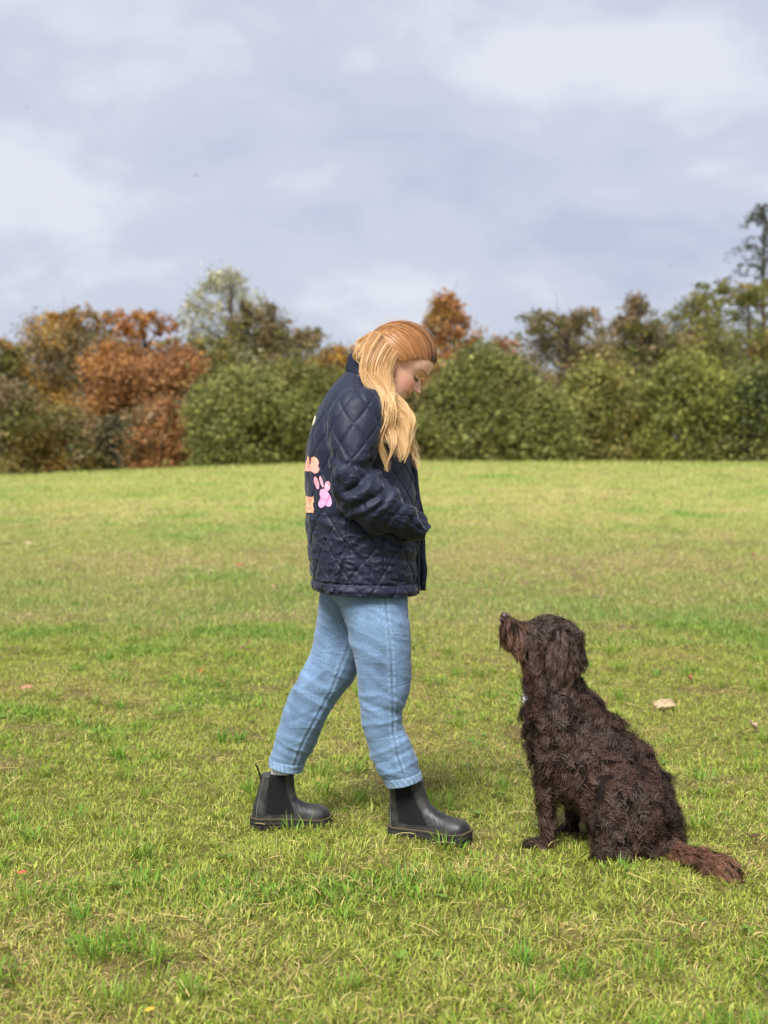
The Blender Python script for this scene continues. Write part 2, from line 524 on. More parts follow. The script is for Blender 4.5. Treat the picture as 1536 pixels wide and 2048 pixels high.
def straws(n):
    """single long dry stems lying on the sward"""
    x, y = sample_wedge(n, 2.4, 7.5, 0.9)
    z = ground_z(x, y) + 0.018 + 0.014 * rng.random(n)
    L = 0.035 + 0.085 * rng.random(n) ** 2.5; az = rng.random(n) * 6.283; cu_ = rng.normal(0, 0.5, n)
    w = 0.0006 + 0.0005 * rng.random(n)
    k = 5; V = []
    p = np.stack([x, y, z], -1); a = az - cu_ / 2
    el = rng.normal(0.08, 0.16, n)
    for i in range(k):
        s_ = np.stack([-np.sin(a), np.cos(a), 0.5 + 0 * a], -1) * w[:, None]
        V += [p - s_, p + s_]
        p = p + np.stack([np.cos(a), np.sin(a), np.sin(el)], -1) * (L / (k - 1))[:, None]
        a = a + cu_ / (k - 1); el = el - 0.09
    V = np.stack(V, 1)
    b = (np.arange(n) * 2 * k)[:, None, None]
    q = (b + np.array([[2 * i, 2 * i + 1, 2 * i + 3, 2 * i + 2] for i in range(k - 1)])[None]).reshape(-1, 4)
    c = STRAW * (0.8 + 0.55 * rng.random((n, 1)))
    return V.reshape(-1, 3), q, np.repeat(c[:, None], 2 * k, 1).reshape(-1, 3)

def tufts_and_weeds():
    """taller green tussocks, flat rosettes of broad weeds and mats of brown thatch among the lawn"""
    V, T, Cc = [], [], []
    nb = 0
    def add(p0, p1, p2, ww, col):
        nonlocal nb
        n = len(p0)
        V.append(np.stack([p0, p1 + ww, p2, p1 - ww], 1).reshape(-1, 3)); b = nb + (np.arange(n) * 4)[:, None]
        T.append(b + np.array([[0, 1, 3]])); T.append(b + np.array([[3, 1, 2]])); Cc.append(np.repeat(col[:, None], 4, 1).reshape(-1, 3)); nb += 4 * n
    nt = 240; cx, cy = sample_wedge(nt, 2.4, 9, .9)
    for i in range(nt):                                     # tussocks
        n = int(rng.integers(22, 60)); R = .015 + .05 * rng.random()
        a = rng.random(n) * 6.283; r_ = R * np.sqrt(rng.random(n)); x = cx[i] + np.cos(a) * r_; y = cy[i] + np.sin(a) * r_
        L = (.035 + .045 * rng.random(n)) * (.75 + .5 * rng.random()); le = .15 + .9 * rng.random(n); az = a + rng.normal(0, .6, n)
        d = np.stack([np.cos(az), np.sin(az), 0 * az], -1); up = np.array([0, 0, 1.])
        p0 = np.stack([x, y, ground_z(x, y) - .003], -1)
        p1 = p0 + (d * np.sin(le * .6)[:, None] + up * np.cos(le * .6)[:, None]) * (L * .55)[:, None]
        l2 = np.clip(le * 1.5, 0, 1.7); p2 = p1 + (d * np.sin(l2)[:, None] + up * np.cos(l2)[:, None]) * (L * .6)[:, None]
        sd = np.stack([-np.sin(az), np.cos(az), rng.normal(0, .3, n)], -1) * (.0012 + .001 * rng.random((n, 1)))
        k = rng.random(); col = (LUSH * (1 - k) + GREEN * k) * (.75 + .5 * rng.random((n, 1)))
        add(p0, p1, p2, sd, col)
    nw = 90; cx, cy = sample_wedge(nw, 2.4, 7, .7)
    for i in range(nw):                                     # broad-leaved rosettes
        n = int(rng.integers(4, 9)); az = rng.random() * 6.28 + np.arange(n) * 6.283 / n + rng.normal(0, .25, n)
        L = .016 + .022 * rng.random(n); el = .15 + .5 * rng.random(n)
        z = float(ground_z(np.array(cx[i]), np.array(cy[i]))) + .014
        p0 = np.tile(np.array([[cx[i], cy[i], z]]), (n, 1)); d = np.stack([np.cos(az) * np.cos(el), np.sin(az) * np.cos(el), np.sin(el)], -1)
        p1 = p0 + d * (L * .55)[:, None]; p2 = p0 + (d - np.array([0, 0, .18])) * L[:, None]
        sd = np.stack([-np.sin(az), np.cos(az), .15 + 0 * az], -1) * (L * .30)[:, None]
        add(p0, p1, p2, sd, np.array([.14, .225, .035]) * (.8 + .6 * rng.random((n, 1))))
    nm = 60; cx, cy = sample_wedge(nm, 2.4, 8, .8)
    for i in range(nm):                                     # thatch
        n = int(rng.integers(60, 170)); R = .05 + .11 * rng.random()
        x = cx[i] + rng.normal(0, R, n); y = cy[i] + rng.normal(0, R * .8, n); az = rng.random(n) * 6.283; L = .02 + .04 * rng.random(n)
        d = np.stack([np.cos(az), np.sin(az), rng.normal(.05, .16, n)], -1)
        p0 = np.stack([x, y, ground_z(x, y) + .012 + .022 * rng.random(n)], -1); p1 = p0 + d * (L * .5)[:, None] + np.array([0, 0, .003]); p2 = p0 + d * L[:, None]
        sd = np.stack([-np.sin(az), np.cos(az), .4 + 0 * az], -1) * (.0008 + .0007 * rng.random((n, 1)))
        k = rng.random((n, 1)); add(p0, p1, p2, sd, (np.array([.27, .165, .075]) * (1 - k) + STRAW * .8 * k) * (.6 + .6 * rng.random((n, 1))))
    return np.concatenate(V), np.concatenate(T), np.concatenate(Cc)

def build_grass():
    v4, t4, c4 = tufts_and_weeds()
    v1, t1, q1, c1 = grass_near(N_NEAR, 2.35, 9.5, 1.15)
    v3, q3, c3 = straws(1700)
    v2, t2, c2 = grass_far(N_FAR, 8.5, 46, 1.9)
    me = mesh_np('grass', np.concatenate([v1, v3, v4]), tris=np.concatenate([t1, t4 + len(v1) + len(v3)]), quads=q3 + len(v1), mats=(GRASS_M,), cols=np.concatenate([c1, c3, c4]))
    link('grass', me, kind='stuff', label='short patchy autumn grass with dry straw blades', cat='grass')
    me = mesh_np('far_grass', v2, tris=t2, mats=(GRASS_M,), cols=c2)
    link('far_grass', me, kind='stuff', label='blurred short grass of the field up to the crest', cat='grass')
N_NEAR, N_FAR = 400000, 240000
build_grass()

# ================================================================== TREES AND BUSHES
LEAF_M = leaf_mat('tree_leaf', trans=0.25, rough=0.6, spec=0.2)
BARK_M = mat('bark', (0.085, 0.062, 0.045), 0.9, 0.1)
add_bump(BARK_M, 14, 0.8, 0.02)

def leaves_at(ctr, spread, per, size, col, cj, flat=0.8, r=None):
    """leaf quads gathered round clump centres; col (n,3) per clump"""
    r = r or rng
    n = len(ctr)
    pos = np.repeat(ctr, per, 0) + r.normal(0, 1, (n * per, 3)) * np.repeat(spread, per)[:, None] * np.array([1, 1, flat])
    N = n * per
    d = r.normal(0, 1, (N, 3)); d[:, 2] *= 0.7; d /= np.linalg.norm(d, axis=1, keepdims=True)
    e_ = r.normal(0, 1, (N, 3)); e_ -= (e_ * d).sum(1, keepdims=True) * d; e_ /= np.linalg.norm(e_, axis=1, keepdims=True)
    s = (size * np.exp(r.normal(-.12, .38, N)))[:, None]
    V = np.stack([pos - d * s * .8 - e_ * s * .55, pos - d * s * .3 + e_ * s * .75, pos + d * s * 1.1], 1)
    c = np.repeat(col, per, 0) * (1 + cj * r.normal(0, 1, (N, 1))) + cj * 0.02 * r.normal(0, 1, (N, 3))
    return V.reshape(-1, 3), (np.arange(N) * 3)[:, None] + np.arange(3)[None], np.repeat(np.clip(c, 0.003, 0.8)[:, None], 3, 1).reshape(-1, 3)

def tree(name, label, px, top, hw, y, kind, pal, seed, group, dens=1.0, cat='tree', base=None, lsize=0.066, crown_bot=None):
    """one tree or bush: an Empty at its foot with trunk and crown.  px/top/hw: where its crown stands in the picture"""
    r = np.random.default_rng(seed)
    m = y / FOC
    X = (px - 768) * m; zt = CAMH + (HOR - top) * m; R = hw * m * (1.0 if kind == 'bush' else 1.3)
    zg = float(ground_z(np.array(X), np.array(y)))
    root = bpy.data.objects.new(name, None); C.objects.link(root)
    root.location = (X, y, zg); root['label'] = label; root['category'] = cat; root['group'] = group
    H = zt - zg
    zb = 0.02 * H if kind == 'bush' else 0.22 * H
    if crown_bot is not None: zb = CAMH + (HOR - crown_bot) * m - zg
    Rd = R * 0.9
    # --- where leaf clumps sit
    if kind == 'bush':
        n = int(150 * dens)
        u = r.random(n); a = r.random(n) * 6.283
        k = u ** 0.9
        prof = np.sqrt(np.clip(1 - (np.clip(k - 0.25, 0, 1) / 0.75) ** 2.2, 0.02, 1)) * (0.86 + 0.14 * np.clip(k / 0.25, 0, 1))
        rr = (0.50 + 0.52 * r.random(n) ** 0.6) * prof
        lump = 0.66 + 0.60 * vnoise(np.stack([np.cos(a) * 1.6, np.sin(a) * 1.6, k * 3.0], -1), 1.0, seed)
        ctr = np.stack([np.cos(a) * rr * R * lump, np.sin(a) * rr * Rd * lump, zb + (H - zb) * k * (0.90 + 0.16 * (lump - 0.8))], -1)
        tp = r.random(n) < .10
        ctr[tp, 2] += (H - zb) * (.03 + .07 * r.random(tp.sum())) * (k[tp] > .6)
        spread = 0.17 + 0.24 * r.random(n); per = 82
    elif kind == 'cone':
        n = int(105 * dens)
        k = r.random(n) ** 0.8; a = r.random(n) * 6.283
        rr = (1 - k) ** 0.8 * (0.25 + 0.78 * r.random(n) ** 0.6) + 0.04
        ctr = np.stack([np.cos(a) * rr * R, np.sin(a) * rr * Rd, zb + (H - zb) * k], -1)
        spread = 0.10 + 0.14 * r.random(n); per = 62
    elif kind == 'sparse':
        n = int(120 * dens)
        k = r.random(n); a = r.random(n) * 6.283
        prof = np.sin(np.clip(0.14 + 0.82 * k, 0, 1) * np.pi) ** 0.7
        rr = prof * (0.3 + 0.75 * r.random(n) ** 0.6)
        ctr = np.stack([np.cos(a) * rr * R, np.sin(a) * rr * Rd, zb + (H - zb) * k], -1)
        spread = 0.13 + 0.17 * r.random(n); per = 34
    else:   # round-headed broadleaf with lobes and open edges
        nl = 13
        la = r.random(nl) * 6.283; lk = 0.12 + 0.80 * r.random(nl); lr = np.sin(np.clip(0.10 + 0.80 * lk, 0, 1) * np.pi) ** 0.6
        lob = np.stack([np.cos(la) * lr * R * 0.80, np.sin(la) * lr * Rd * 0.80, zb + (H - zb) * (lk * 0.90)], -1)
        n = int(270 * dens); which = r.integers(0, nl, n)
        off = r.normal(0, 1, (n, 3)); off /= np.linalg.norm(off, axis=1, keepdims=True)
        ctr = lob[which] + off * (R * 0.46 * r.random(n)[:, None] ** 0.5) * np.array([1, 1, 0.8])
        ctr[:, 2] = np.clip(ctr[:, 2], zb * 0.6, H * 0.985)
        tips = r.random(n) < 0.10                                  # ragged twigs standing above the head
        ctr[tips, 2] = H * (0.90 + 0.12 * r.random(tips.sum())); ctr[tips, :2] *= 0.6
        spread = np.where(tips, 0.12, 0.20 + 0.18 * r.random(n)); per = 56
    # --- colours: palette entries mixed per clump
    pal = np.asarray(pal, float)
    pick = np.clip((vnoise(ctr + seed, 0.55, seed) * 1.5 - 0.25 + r.normal(0, 0.16, n)), 0, 0.999) * len(pal)
    col = pal[pick.astype(int)] * (0.80 + 0.40 * r.random((n, 1)))
    v, q, c = leaves_at(ctr, spread, per, lsize, col, 0.16, r=r)
    me = mesh_np('crown', v, tris=q, mats=(LEAF_M,), cols=c)
    link('crown', me, root)
    # --- trunk and limbs
    TV, TQ, nb = [], [], 0
    def put(path, rads, ns=6):
        nonlocal nb
        a_, b_ = tube(path, rads, ns); TV.append(a_); TQ.append(b_ + nb); nb += len(a_)
    tr = max(0.05, 0.020 * H)
    th = H * (0.55 if kind == 'bush' else 0.93)
    wob = r.normal(0, 0.02 * H, (7, 2)); wob[0] = 0
    zz_ = np.linspace(-0.25, th, 7)
    trunk = np.stack([np.cumsum(wob[:, 0]) * 0.5, np.cumsum(wob[:, 1]) * 0.5, zz_], -1)
    put(trunk, tr * np.linspace(1.15, 0.16, 7) ** 0.9, 8)
    nlimb = {'bush': 9, 'cone': 34, 'sparse': 46, 'tree': 30}[kind]
    limbs = r.choice(n, min(nlimb, n), replace=False)
    for i in limbs:
        tip = ctr[i]
        if kind == 'cone': zs = max(0.1 * H, tip[2] - 0.05 * H)
        else: zs = np.clip(tip[2] - (0.25 + 0.35 * r.random()) * np.hypot(tip[0], tip[1]) - 0.05 * H, 0.06 * H, th * 0.97)
        st = np.array([np.interp(zs, zz_, trunk[:, 0]), np.interp(zs, zz_, trunk[:, 1]), zs])
        mid = (st + tip) / 2 + r.normal(0, 0.05 * R, 3) + np.array([0, 0, -0.03 * H if kind == 'cone' else 0.02 * H])
        pth = cspline(np.stack([st, mid, tip]), 5)
        put(pth, tr * np.array([0.38, 0.29, 0.2, 0.12, 0.06]) * (0.6 if kind in ('cone', 'sparse') else 1), 5)
        for _ in range(2 if kind in ('sparse', 'tree') else 1):
            a0 = pth[r.integers(2, 5)]
            put(np.stack([a0, a0 + r.normal(0, 0.16 * R, 3) + np.array([0, 0, 0.10 * R])]), [0.012, 0.004], 4)
    if kind in ('tree', 'sparse'):                                 # bare twig ends against the sky
        for _ in range(int(26)):
            i = limbs[r.integers(0, len(limbs))]
            if ctr[i, 2] < 0.6 * H: continue
            a0 = ctr[i]; dv = np.array([r.normal(0, 0.25), r.normal(0, 0.25), 0.5 + 0.3 * r.random()]) * (0.5 + 0.6 * r.random())
            put(np.stack([a0, a0 + dv * 0.5 + r.normal(0, .04, 3), a0 + dv]), [0.014, 0.010, 0.004], 4)
    me = mesh_np('trunk', np.concatenate(TV), quads=np.concatenate(TQ), smooth=True, mats=(BARK_M,))
    link('trunk', me, root)
    return root

RUST = [(0.40, 0.185, 0.058), (0.46, 0.235, 0.075), (0.30, 0.140, 0.055), (0.42, 0.215, 0.09)]
ORNG = [(0.40, 0.235, 0.050), (0.33, 0.18, 0.048), (0.21, 0.15, 0.05), (0.46, 0.28, 0.06)]
BROWN = [(0.24, 0.165, 0.085), (0.18, 0.15, 0.07), (0.30, 0.22, 0.12), (0.15, 0.13, 0.06)]
OLIVE = [(0.145, 0.140, 0.036), (0.20, 0.18, 0.046), (0.105, 0.115, 0.034), (0.25, 0.20, 0.06)]
GRN = [(0.165, 0.180, 0.046), (0.205, 0.220, 0.060), (0.26, 0.250, 0.078), (0.13, 0.148, 0.040)]
YGRN = [(0.235, 0.235, 0.055), (0.19, 0.20, 0.046), (0.29, 0.265, 0.075), (0.16, 0.17, 0.044)]
DARK = [(0.055, 0.072, 0.03), (0.075, 0.088, 0.036), (0.09, 0.085, 0.042)]
PALE = [(0.43, 0.42, 0.27), (0.37, 0.36, 0.21), (0.30, 0.29, 0.16), (0.46, 0.44, 0.31)]
YEL = [(0.46, 0.38, 0.09), (0.32, 0.30, 0.08), (0.20, 0.20, 0.055)]
GB = 'round bushes along the front of the wood'
GT = 'autumn trees standing behind the bushes'
TREES = [
 # name, label, px, top, hw, y, kind, palette, dens, extra
 ('autumn_tree', 'olive and orange tree cut by the left picture edge', -12, 690, 55, 56, 'tree', OLIVE + ORNG, 1.0, {}),
 ('bare_tree', 'thin half bare brown tree, leftmost against the sky', 75, 640, 52, 60, 'sparse', BROWN, 1.1, {'crown_bot': 830}),
 ('autumn_tree', 'broad orange brown tree left of the rust red one', 172, 628, 92, 57, 'tree', ORNG + ORNG + BROWN, 1.7, {'crown_bot': 890}),
 ('autumn_tree', 'rust red tree, the reddest of the left group', 290, 636, 80, 55, 'tree', RUST, 1.8, {'crown_bot': 890}),
 ('pale_tree', 'tall pale cream tree with thin see through crown', 450, 548, 74, 64, 'sparse', PALE, 2.6, {'crown_bot': 770}),
 ('autumn_tree', 'dark olive treetop leaning right of the pale tree', 515, 612, 44, 61, 'tree', OLIVE + BROWN, 1.0, {'crown_bot': 800}),
 ('autumn_tree', 'yellowing tree under the pale tree beside the green bush', 425, 690, 92, 58, 'tree', YEL + OLIVE + PALE[2:3], 1.5, {}),
 ('autumn_tree', 'brown green tree behind the bush left of the woman', 596, 668, 72, 60, 'tree', BROWN + OLIVE, 1.3, {}),
 ('autumn_tree', 'orange tinted tree just left of the woman’s collar', 668, 700, 50, 58, 'tree', ORNG + BROWN, 1.0, {}),
 ('autumn_tree', 'rust coloured pointed tree right of the woman’s head', 892, 590, 100, 60, 'cone', RUST + ORNG[:2] + BROWN[:1], 2.2, {'crown_bot': 850}),
 ('autumn_tree', 'low orange brown tree peeping over the large green bush', 1005, 680, 46, 60, 'sparse', RUST + BROWN, 0.9, {}),
 ('autumn_tree', 'olive brown round tree above the bushes right of centre', 1125, 632, 92, 59, 'tree', OLIVE + BROWN + ORNG[1:3], 1.8, {}),
 ('larch_tree', 'narrow pointed brown olive larch with ragged outline', 1276, 596, 92, 60, 'cone', BROWN + OLIVE, 1.9, {'crown_bot': 860}),
 ('autumn_tree', 'thin greenish tree between the larch and the tall conifer', 1392, 598, 60, 62, 'sparse', OLIVE + GRN, 1.7, {'crown_bot': 800}),
 ('autumn_tree', 'big olive green tree below the tall conifer', 1478, 575, 112, 57, 'tree', OLIVE + GRN + ORNG[1:2], 2.1, {}),
 ('autumn_tree', 'brown tinged tree filling the gap behind the yellow bush', 1335, 665, 90, 60, 'tree', OLIVE + BROWN + GRN, 1.5, {}),
 ('autumn_tree', 'dull green tree behind the yellow green bush', 1210, 700, 90, 62, 'tree', OLIVE + BROWN, 1.4, {}),
 # taller wood behind, filling between the crowns
 ('background_tree', 'hazy olive tree farthest back at the left picture edge', 20, 690, 110, 68, 'tree', OLIVE + BROWN, 1.1, {}),
 ('background_tree', 'dull orange tree farthest back behind the rust red one', 235, 672, 125, 69, 'tree', ORNG[1:3] + BROWN, 1.2, {}),
 ('background_tree', 'olive tree farthest back behind the yellowing tree', 395, 680, 110, 70, 'tree', OLIVE + YEL[1:], 1.1, {}),
 ('background_tree', 'brown green tree farthest back left of the woman’s head', 560, 668, 115, 69, 'tree', OLIVE + BROWN, 1.2, {}),
 ('background_tree', 'olive tree farthest back just right of the woman’s face', 950, 668, 110, 69, 'tree', OLIVE + ORNG[1:2], 1.1, {}),
 ('background_tree', 'olive brown tree farthest back above the yellow green bush', 1195, 648, 120, 69, 'tree', OLIVE + BROWN, 1.2, {}),
 ('background_tree', 'green brown tree farthest back left of the tall conifer', 1405, 628, 125, 69, 'tree', OLIVE + GRN, 1.3, {}),
 # bushes in front
 ('bush', 'brownish green bush at the left picture edge', 15, 770, 80, 50, 'bush', BROWN + OLIVE + ORNG[2:3], 1.2, {}),
 ('bush', 'orange tinted low bush under the broad orange tree', 130, 815, 70, 51, 'bush', ORNG + OLIVE + BROWN, 0.9, {}),
 ('bush', 'brownish shaded bush between the orange and rust trees', 235, 835, 62, 52.5, 'bush', ORNG[1:3] + BROWN[1:2] + DARK[2:], 0.9, {}),
 ('bush', 'dull brown bush below the rust red tree', 320, 800, 62, 51, 'bush', RUST[2:] + BROWN[:2] + OLIVE[3:], 1.0, {}),
 ('bush', 'broad mid green bush left of the woman', 495, 745, 125, 49, 'bush', GRN, 2.3, {}),
 ('bush', 'taller mid green bush touching the jacket’s back', 590, 722, 92, 50.5, 'bush', GRN + OLIVE[1:2], 1.7, {}),
 ('bush', 'olive yellow bush partly hidden by the jacket', 685, 742, 70, 51.5, 'bush', YGRN + OLIVE, 1.2, {}),
 ('bush', 'brown green bush just right of the woman’s face', 838, 775, 62, 50, 'bush', OLIVE + BROWN, 1.1, {}),
 ('bush', 'largest dark green bush right of the woman', 965, 690, 128, 49.5, 'bush', GRN + OLIVE[:1], 2.5, {}),
 ('bush', 'smaller green bush at the foot of the largest one', 1080, 780, 72, 48.5, 'bush', GRN, 1.2, {}),
 ('bush', 'yellow green bush between the largest and the rounded one', 1195, 728, 92, 50, 'bush', YGRN + OLIVE[3:], 1.8, {}),
 ('bush', 'rounded olive green bush, second from the right edge', 1375, 706, 100, 49.5, 'bush', YGRN[:2] + GRN, 2.1, {}),
 ('bush', 'dark olive bush at the right picture edge', 1500, 730, 92, 50.5, 'bush', OLIVE + GRN + DARK[:1], 1.7, {}),
]
for i, (nm, lb, px, top, hw, y, kd, pal, dn, ex) in enumerate(TREES):
    tree(nm, lb, px, top, hw, y, kd, pal, 100 + i * 7, GB if kd == 'bush' else GT, dn, 'bush' if kd == 'bush' else 'tree', **ex)

def conifer():
    """tall thin conifer with drooping bare-looking branches at the right edge"""
    r = np.random.default_rng(900)
    y = 66.0; m = y / FOC; X = (1528 - 768) * m; zt = CAMH + (HOR - 405) * m
    zg = float(ground_z(np.array(X), np.array(y))); H = zt - zg
    root = bpy.data.objects.new('conifer_tree', None); C.objects.link(root); root.location = (X, y, zg)
    root['label'] = 'tallest tree, dark thin conifer with drooping branches at right edge'; root['category'] = 'tree'; root['group'] = GT
    V, Q, nb = [], [], 0
    def put(p, ra, ns=5):
        nonlocal nb
        a, b = tube(p, ra, ns); V.append(a); Q.append(b + nb); nb += len(a)
    put(np.array([[0, 0, -0.2], [0.05, 0, H * .3], [-0.04, 0, H * .65], [0.02, 0, H]]), [0.22, 0.16, 0.09, 0.02], 8)
    ctr = []
    for i in range(95):
        k = 0.35 + 0.64 * (i / 95); a = r.random() * 6.283
        L = (1 - k) ** 0.55 * 4.8 * (0.6 + 0.5 * r.random()) + 0.12
        d = np.array([math.cos(a), math.sin(a), 0])
        s = np.array([0, 0, H * k])
        up = 0.25 + 0.2 * r.random()
        pts = [s + d * L * t + np.array([0, 0, L * (up * math.sin(t * 2.4) - 0.30 * t * t)]) for t in np.linspace(0, 1, 7)]
        put(np.array(pts), np.linspace(0.035, 0.008, 7) * (1.3 - k))
        for t in range(1, 7):
            for _ in range(2):
                sd = np.array([r.normal(0, .22), r.normal(0, .22), -0.05 - 0.28 * r.random()]) * (0.6 + 0.5 * (1 - k))
                put(np.stack([pts[t], pts[t] + sd * .5 + r.normal(0, .02, 3), pts[t] + sd]), [0.010, 0.007, 0.003], 4)
                ctr.append(pts[t] + sd * 0.6)
    link('trunk', mesh_np('trunk', np.concatenate(V), quads=np.concatenate(Q), smooth=True, mats=(BARK_M,)), root)
    ctr = np.array(ctr); col = np.tile(np.array([[0.055, 0.065, 0.04]]), (len(ctr), 1)) * (0.7 + 0.6 * r.random((len(ctr), 1)))
    v, q, c = leaves_at(ctr, np.full(len(ctr), 0.09), 8, 0.05, col, 0.2, r=r)
    link('crown', mesh_np('crown', v, tris=q, mats=(LEAF_M,), cols=c), root)
conifer()

# ================================================================== PERSON
def polydist(px, py, poly):
    """distance in picture pixels to a polyline"""
    poly = np.asarray(poly, float); best = np.full(px.shape, 1e9)
    for a, b in zip(poly[:-1], poly[1:]):
        ab = b - a; L2 = (ab ** 2).sum() + 1e-9
        t = np.clip(((px - a[0]) * ab[0] + (py - a[1]) * ab[1]) / L2, 0, 1)
        best = np.minimum(best, np.hypot(px - a[0] - t * ab[0], py - a[1] - t * ab[1]))
    return best

def fold(V, poly, w, amp, ymax=None):
    px, py = toPX(V)
    g = np.exp(-(polydist(px, py, poly) / w) ** 2) * amp
    if ymax is not None: g = g * (V[..., 1] < ymax)
    return g

def inside(px, py, poly):
    poly = np.asarray(poly, float); r = np.zeros(px.shape, bool); j = len(poly) - 1
    for i in range(len(poly)):
        xi, yi = poly[i]; xj, yj = poly[j]
        c = ((yi > py) != (yj > py)) & (px < (xj - xi) * (py - yi) / (yj - yi + 1e-12) + xi)
        r ^= c; j = i
    return r

def patch(V, N, mask, off, closed=True):
    """faces of grid V whose centre is in mask, lifted by off: verts, quads, vertex index"""
    nv, nu = V.shape[:2]
    q = grid_quads(nv, nu, closed)
    m = mask.reshape(-1)
    q = q[m[q].sum(1) >= 3]
    idx, inv = np.unique(q, return_inverse=True)
    return (V + N * off).reshape(-1, 3)[idx], inv.reshape(-1, 4), idx

BY = 4.46                                       # distance of the walker's middle plane
person = bpy.data.objects.new('person', None)

# ---------------------------------------------------------------- head and neck (one skin)
HS = 1.05; PHI = rad(38)
def head_local_to_world(v):
    v = np.asarray(v, float) * HS
    x = v[..., 0] * math.cos(PHI) + v[..., 2] * math.sin(PHI)
    z = -v[..., 0] * math.sin(PHI) + v[..., 2] * math.cos(PHI)
    return np.stack([HO[0] + x, HO[1] + v[..., 1], HO[2] + z], -1)
HO = np.zeros(3); HO = P(841, 786, BY) - head_local_to_world(np.array([0.108, 0, 0.088]))

def head_grid():
    zc = np.array([-.006, .004, .014, .028, .042, .056, .07, .085, .10, .116, .128, .14, .16, .18, .20, .215, .226, .231])
    xf = np.array([.050, .074, .083, .082, .081, .082, .083, .082, .080, .078, .081, .089, .092, .087, .071, .050, .026, .008])
    xb = np.array([.015, -.005, -.020, -.038, -.050, -.062, -.074, -.084, -.092, -.098, -.101, -.103, -.102, -.096, -.082, -.062, -.036, -.010])
    hw = np.array([.012, .030, .040, .049, .054, .058, .062, .066, .069, .071, .073, .0745, .0755, .073, .063, .048, .028, .008])
    nv, nu = 190, 200
    z = np.linspace(zc[0], zc[-1], nv)
    f = cinterp(zc, np.stack([xf, xb, hw], 1), z)
    th = np.arange(nu) / nu * 2 * np.pi
    c, s = np.cos(th), np.sin(th); e = 2 / 2.25
    c = np.sign(c) * np.abs(c) ** e; s = np.sign(s) * np.abs(s) ** e
    xc = f[:, 1] * 0.45 + f[:, 0] * 0.55
    X = np.where(c[None] > 0, xc[:, None] + c[None] * (f[:, 0] - xc)[:, None], xc[:, None] + c[None] * (xc - f[:, 1])[:, None])
    Y = s[None] * f[:, 2][:, None]; Z = np.repeat(z[:, None], nu, 1)
    fr = sstep(0.0, 0.5, np.cos(th))[None] * np.ones((nv, 1))
    def g(y0, z0, sy, sz, a): return a * np.exp(-((np.abs(Y) - y0) / sy) ** 2 - ((Z - z0) / sz) ** 2) * fr
    dx = 0
    t = np.clip((0.130 - Z) / (0.130 - 0.088), 0, 1)
    nose = 0.028 * t ** 1.05 * (1 - sstep(0.0, 1.0, (0.0865 - Z) / 0.010))
    sy = 0.0065 + 0.0055 * t
    dx = dx + nose * np.exp(-(np.abs(Y) / sy) ** 2.4) * fr
    dx = dx + g(.0125, .0835, .0055, .0055, .0095)                 # wings of the nose
    dx = dx + g(0, .0635, .019, .0042, .0062) + g(0, .0475, .017, .0045, .0055) - .0052 * np.exp(-(np.abs(Y) / .031) ** 4 - ((Z - .0553 - 6.5 * Y ** 2) / .0017) ** 2) * fr
    dx = dx + g(0, .016, .018, .010, .004) + g(0, .034, .02, .006, -.003)
    dx = dx + g(.031, .121, .013, .0085, -.0095) + g(.028, .137, .02, .006, .004)
    dx = dx + g(.041, .092, .018, .016, .0045)
    dx = dx + g(.031, .0615, .006, .006, -.0032) + g(.040, .070, .010, .012, .0025)                      # mouth corner
    return np.stack([X + dx, Y, Z], -1)
hg = head_grid()
bag = Bag()
bag.grid(head_local_to_world(hg))
for sgn in (-1, 1):
    lid = head_local_to_world(np.array([[.0625, .031 * sgn, .1195]]))[0]
    bag.ell(lid, (0.0115, 0.0125, 0.0105), nv=20, nu=24)
    ear = head_local_to_world(np.array([[-.012, .073 * sgn, .108]]))[0]
    bag.ell(ear, (0.016, 0.008, 0.030), Matrix.Rotation(PHI, 3, 'Y'), nv=16, nu=20)
nk, _, _ = loft_pairs([(742, 690, 806, 760, BY, .050), (728, 725, 793, 790, BY, .053), (714, 760, 786, 812, BY, .060), (700, 795, 785, 840, BY, .085), (690, 830, 785, 865, BY, .12)], 30, 40)
bag.grid(nk)
bv, bq, bn = fuse(bag, 0.0026, 3, 0.5)
# complexion: flushed cheek, nose and lips
HL = (bv - HO)
hx = (HL[:, 0] * math.cos(PHI) - HL[:, 2] * math.sin(PHI)) / HS; hz = (HL[:, 0] * math.sin(PHI) + HL[:, 2] * math.cos(PHI)) / HS; hy = HL[:, 1] / HS
sk = np.tile(np.array([[0.86, 0.500, 0.375]]), (len(bv), 1))
def blend(c, m, k): return c + (np.array(k) - c) * m[:, None]
sk = blend(sk, 0.65 * np.exp(-((np.abs(hy) - .045) / .022) ** 2 - ((hz - .088) / .022) ** 2) * (hx > 0.01), (0.84, 0.325, 0.245))
sk = blend(sk, 0.55 * np.exp(-(hy / .014) ** 2 - ((hz - .086) / .012) ** 2) * (hx > .085), (0.80, 0.38, 0.31))
hs_ = hz - 5.5 * hy ** 2
lips = np.exp(-((np.abs(hy)) / .027) ** 4) * np.maximum(np.exp(-((hs_ - .0620) / .0042) ** 4), np.exp(-((hs_ - .0480) / .0050) ** 4)) * (hx > .045)
sk = blend(sk, 0.75 * lips, (0.46, 0.155, 0.13))
sk = blend(sk, 0.92 * np.exp(-((np.abs(hy)) / .033) ** 6 - ((hz - .0552 - 6.5 * hy ** 2) / .0019) ** 2) * (hx > .035), (0.16, 0.045, 0.035))
sk = sk * (0.95 + 0.1 * vnoise(bv, 120, 4))[:, None]
SKIN = mat('skin', rough=0.48, spec=0.4, attr='Col')
SKIN.node_tree.nodes['Principled BSDF'].inputs['Subsurface Weight'].default_value = 0.12
